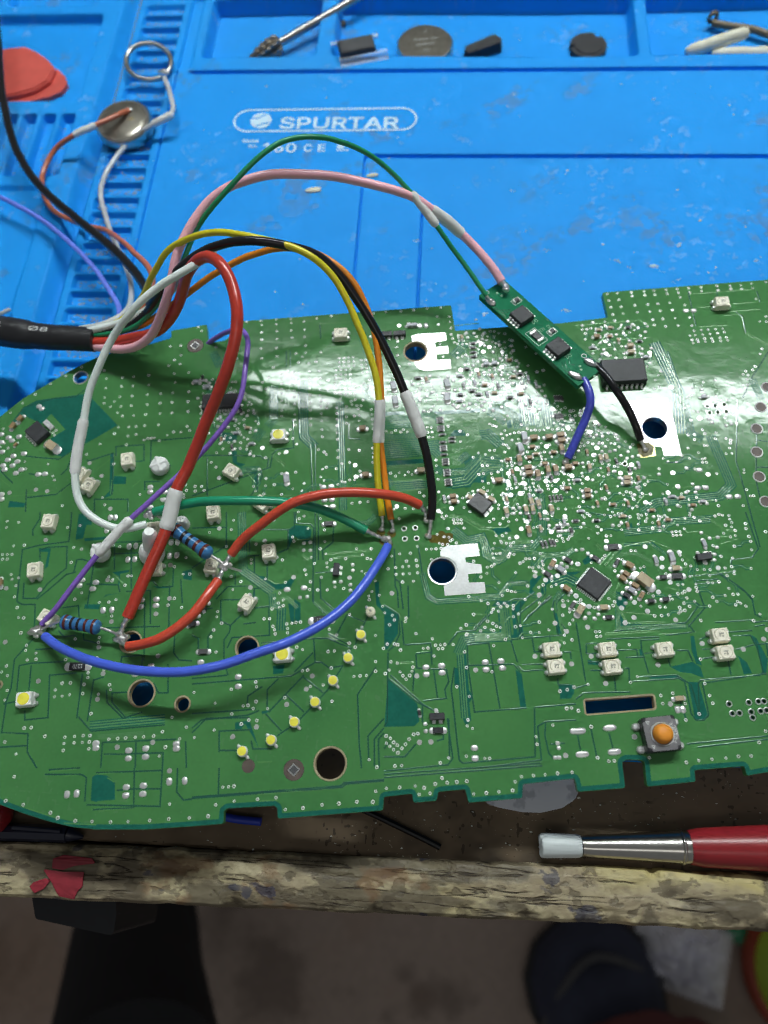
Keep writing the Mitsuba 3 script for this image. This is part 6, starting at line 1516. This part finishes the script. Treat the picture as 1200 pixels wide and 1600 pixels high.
put('clip', mikit.ply(tube(np.array([at(95, 1298, ZBENCH + .0033), at(20, 1293, ZBENCH + .0034)]), .0005, 8), 'm_navyplastic', smooth=50), k)
k = thing('red_tool', 'dark red rounded end of a tool sticking out under the left end of the board', 'handle')
scene[k] = mikit.ply(tube(spline(W3("-140,1240,-3 -60,1262,-3 -10,1272,-3.4 18,1276,-3.8"), 8), np.interp(np.linspace(0, 1, 25), [0, .75, .92, 1], [.0042, .0040, .0028, .0008]), 20), 'm_brushred', smooth=50)

# dark plastic block fixed under the bench edge
k = thing('black_bracket', 'black plastic bracket hanging under the bench edge at the left', 'bracket')
q = [at(x, y, -.045)[:2] for x, y in ((108, 1380), (228, 1380), (230, 1418), (226, 1448), (116, 1424))]
e = trimesh.creation.extrude_polygon(sg.Polygon(q).buffer(-.001).buffer(.001), .028, engine='earcut'); e.apply_translation([0, 0, -.053])
scene[k] = mikit.ply(e, 'm_bracket')

# ================================================================ on the floor: feet and clutter, far out of focus
ZF = -.75


def shoe(k, toe, heel, wide, high, trim=True, m_='m_shoe'):
    """A slip-on shoe: sole, upper with a rounded toe, and a pale seam line; a trouser leg stands in its opening."""
    ax = heel - toe; L_ = np.linalg.norm(ax); ax /= L_; sd = np.array([-ax[1], ax[0], 0])
    t = np.linspace(0, 1, 26); a = np.linspace(0, 2 * np.pi, 32, endpoint=False)
    w_ = wide / 2 * np.interp(t, [0, .02, .08, .2, .35, .6, .85, .97, 1], [.1, .35, .68, .94, 1, .82, .74, .5, .1])
    h_ = high * np.interp(t, [0, .02, .08, .25, .5, .8, .97, 1], [.1, .3, .48, .62, .9, 1, .9, .1])
    V = []
    for i in range(len(t)):
        z = np.sin(a); y = np.cos(a)
        V.append(toe + ax * L_ * t[i] + (w_[i] * np.sign(y) * np.abs(y) ** .8)[:, None] * sd + np.where(z > 0, h_[i] * z, z * .012)[:, None] * np.array([0, 0, 1]) + [0, 0, .014])
    V = np.vstack(V); n = 32; F_ = []
    for i in range(len(t) - 1):
        for j in range(n):
            kk = (j + 1) % n
            F_ += [(i * n + j, i * n + kk, (i + 1) * n + kk), (i * n + j, (i + 1) * n + kk, (i + 1) * n + j)]
    up = trimesh.Trimesh(V, F_, process=False)
    if up.volume < 0:
        up.invert()
    put('upper', mikit.ply(up, m_, smooth=60), k)
    sole = sg.Polygon(np.vstack([(toe + ax * L_ * t[:, None] + (w_ * 1.06)[:, None] * sd)[:, :2], (toe + ax * L_ * t[::-1, None] - (w_[::-1] * 1.06)[:, None] * sd)[:, :2]])).buffer(.002)
    e = trimesh.creation.extrude_polygon(sole, .016, engine='earcut'); e.apply_translation([0, 0, ZF])
    put('sole', mikit.ply(e, 'm_rubber'), k)
    if trim:
        i0 = 5
        aa_ = np.linspace(.12, np.pi - .12, 24)
        q = toe + ax * L_ * (t[i0] - .04 + .24 * np.abs(np.cos(aa_)) ** 1.7)[:, None] + (w_[i0] * 1.03 * np.cos(aa_))[:, None] * sd + (h_[i0] * 1.02 * np.sin(aa_))[:, None] * np.array([0, 0, 1]) + [0, 0, .016]
        put('seam_line', mikit.ply(tube(q, .0042, 10), 'm_shoetrim', smooth=50), k)


k = thing('shoe', 'dark navy shoe with a grey seam round its toe, on the floor', 'shoe')
shoe(k, at(888, 1430, ZF), at(1010, 1790, ZF), .125, .085)
k = thing('trouser_leg', 'black trouser leg in the shadow under the bench at the left', 'trouser leg')
q = spline(np.array([at(214, 1380, ZF + .06), at(212, 1440, ZF + .12), at(210, 1560, ZF + .20), at(208, 1700, ZF + .28)]), 10)
e = tube(q, np.interp(np.linspace(0, 1, len(q)), [0, .1, .4, 1], [.025, .050, .055, .062]), 28)
v = np.array(e.vertices); v += .006 * (meshkit.fbm(v * 22, 3, 5)[:, None] - .5)
scene[k] = mikit.ply(trimesh.Trimesh(v, e.faces, process=False), 'm_trouser', smooth=60)
k = thing('dark_red_cloth', 'dark red cloth bunched on the floor at the bottom edge right of the shoe', 'cloth')
c = at(1000, 1630, ZF)
e = blob((0, 0, 0), .05, 4, (1.35, .85, .5), .35, 4)
scene[k] = {**mikit.ply(e, 'm_darkred', smooth=True), 'to_world': place(c[0], c[1], ZF + .09, -8)}
k = thing('hi_vis_ring', 'yellow green roll with a dark red rim at the lower right corner', 'roll')
c = at(1340, 1545, ZF + .10)
put('body', {**mikit.ply(lathe([(.030, 0), (.056, 0), (.060, .01), (.060, .09), (.054, .10), (.034, .10), (.030, .09), (.030, 0)], 48), 'm_hiviz', smooth=40), 'to_world': place(c[0], c[1], ZF, 0)}, k)
put('rim', {**mikit.ply(lathe([(.060, .004), (.065, .006), (.0665, .016), (.065, .026), (.060, .028)], 48), 'm_hivizred', smooth=40), 'to_world': place(c[0], c[1], ZF, 0)}, k)
k = thing('green_scrap', 'small green scrap on the floor just below the bench edge at the right', 'scrap')
c = at(1158, 1462, ZF)
scene[k] = {**mikit.ply(blob((0, 0, 0), .013, 5, (1.4, .7, .4), .4, 3), 'm_w_thin_green', smooth=True), 'to_world': place(c[0], c[1], ZF + .005, -30)}
k = thing('plastic_bag', 'crumpled clear plastic bag with a pale label on the floor beside the shoe', 'plastic bag')
g = np.linspace(-1, 1, 70)
X, Y = np.meshgrid(g, g, indexing='ij')
cr = np.stack([X * 3.1, Y * 3.1, X * 0], -1)
Z = .030 * (1 - np.maximum(np.abs(X), np.abs(Y)) ** 3) * (.5 + .8 * np.abs(meshkit.fbm(cr + 5, 4, 8) - .5) * 4) + .004
quad = np.array([at(1012, 1465, ZF)[:2], at(1070, 1440, ZF)[:2], at(1112, 1490, ZF)[:2], at(1096, 1546, ZF)[:2], at(1015, 1512, ZF)[:2]])
c = quad.mean(0)
P = np.stack([c[0] + X * .046 + Y * .010, c[1] + Y * .034 - X * .012, ZF + Z], -1)
n, w = X.shape
i, j = np.meshgrid(np.arange(n - 1), np.arange(w - 1), indexing='ij')
a = (i * w + j).ravel(); b = a + w; c2 = b + 1; d = a + 1
put('film', mikit.ply(trimesh.Trimesh(P.reshape(-1, 3), np.vstack([np.stack([a, b, c2], 1), np.stack([a, c2, d], 1)]), process=False), 'm_bag', smooth=25), k)
lb = box(.020, .012, .0008, .0002)
put('label_card', {**mikit.ply(lb, 'm_print'), 'to_world': place(c[0] + .006, c[1] + .003, ZF + .0045, -20)}, k)
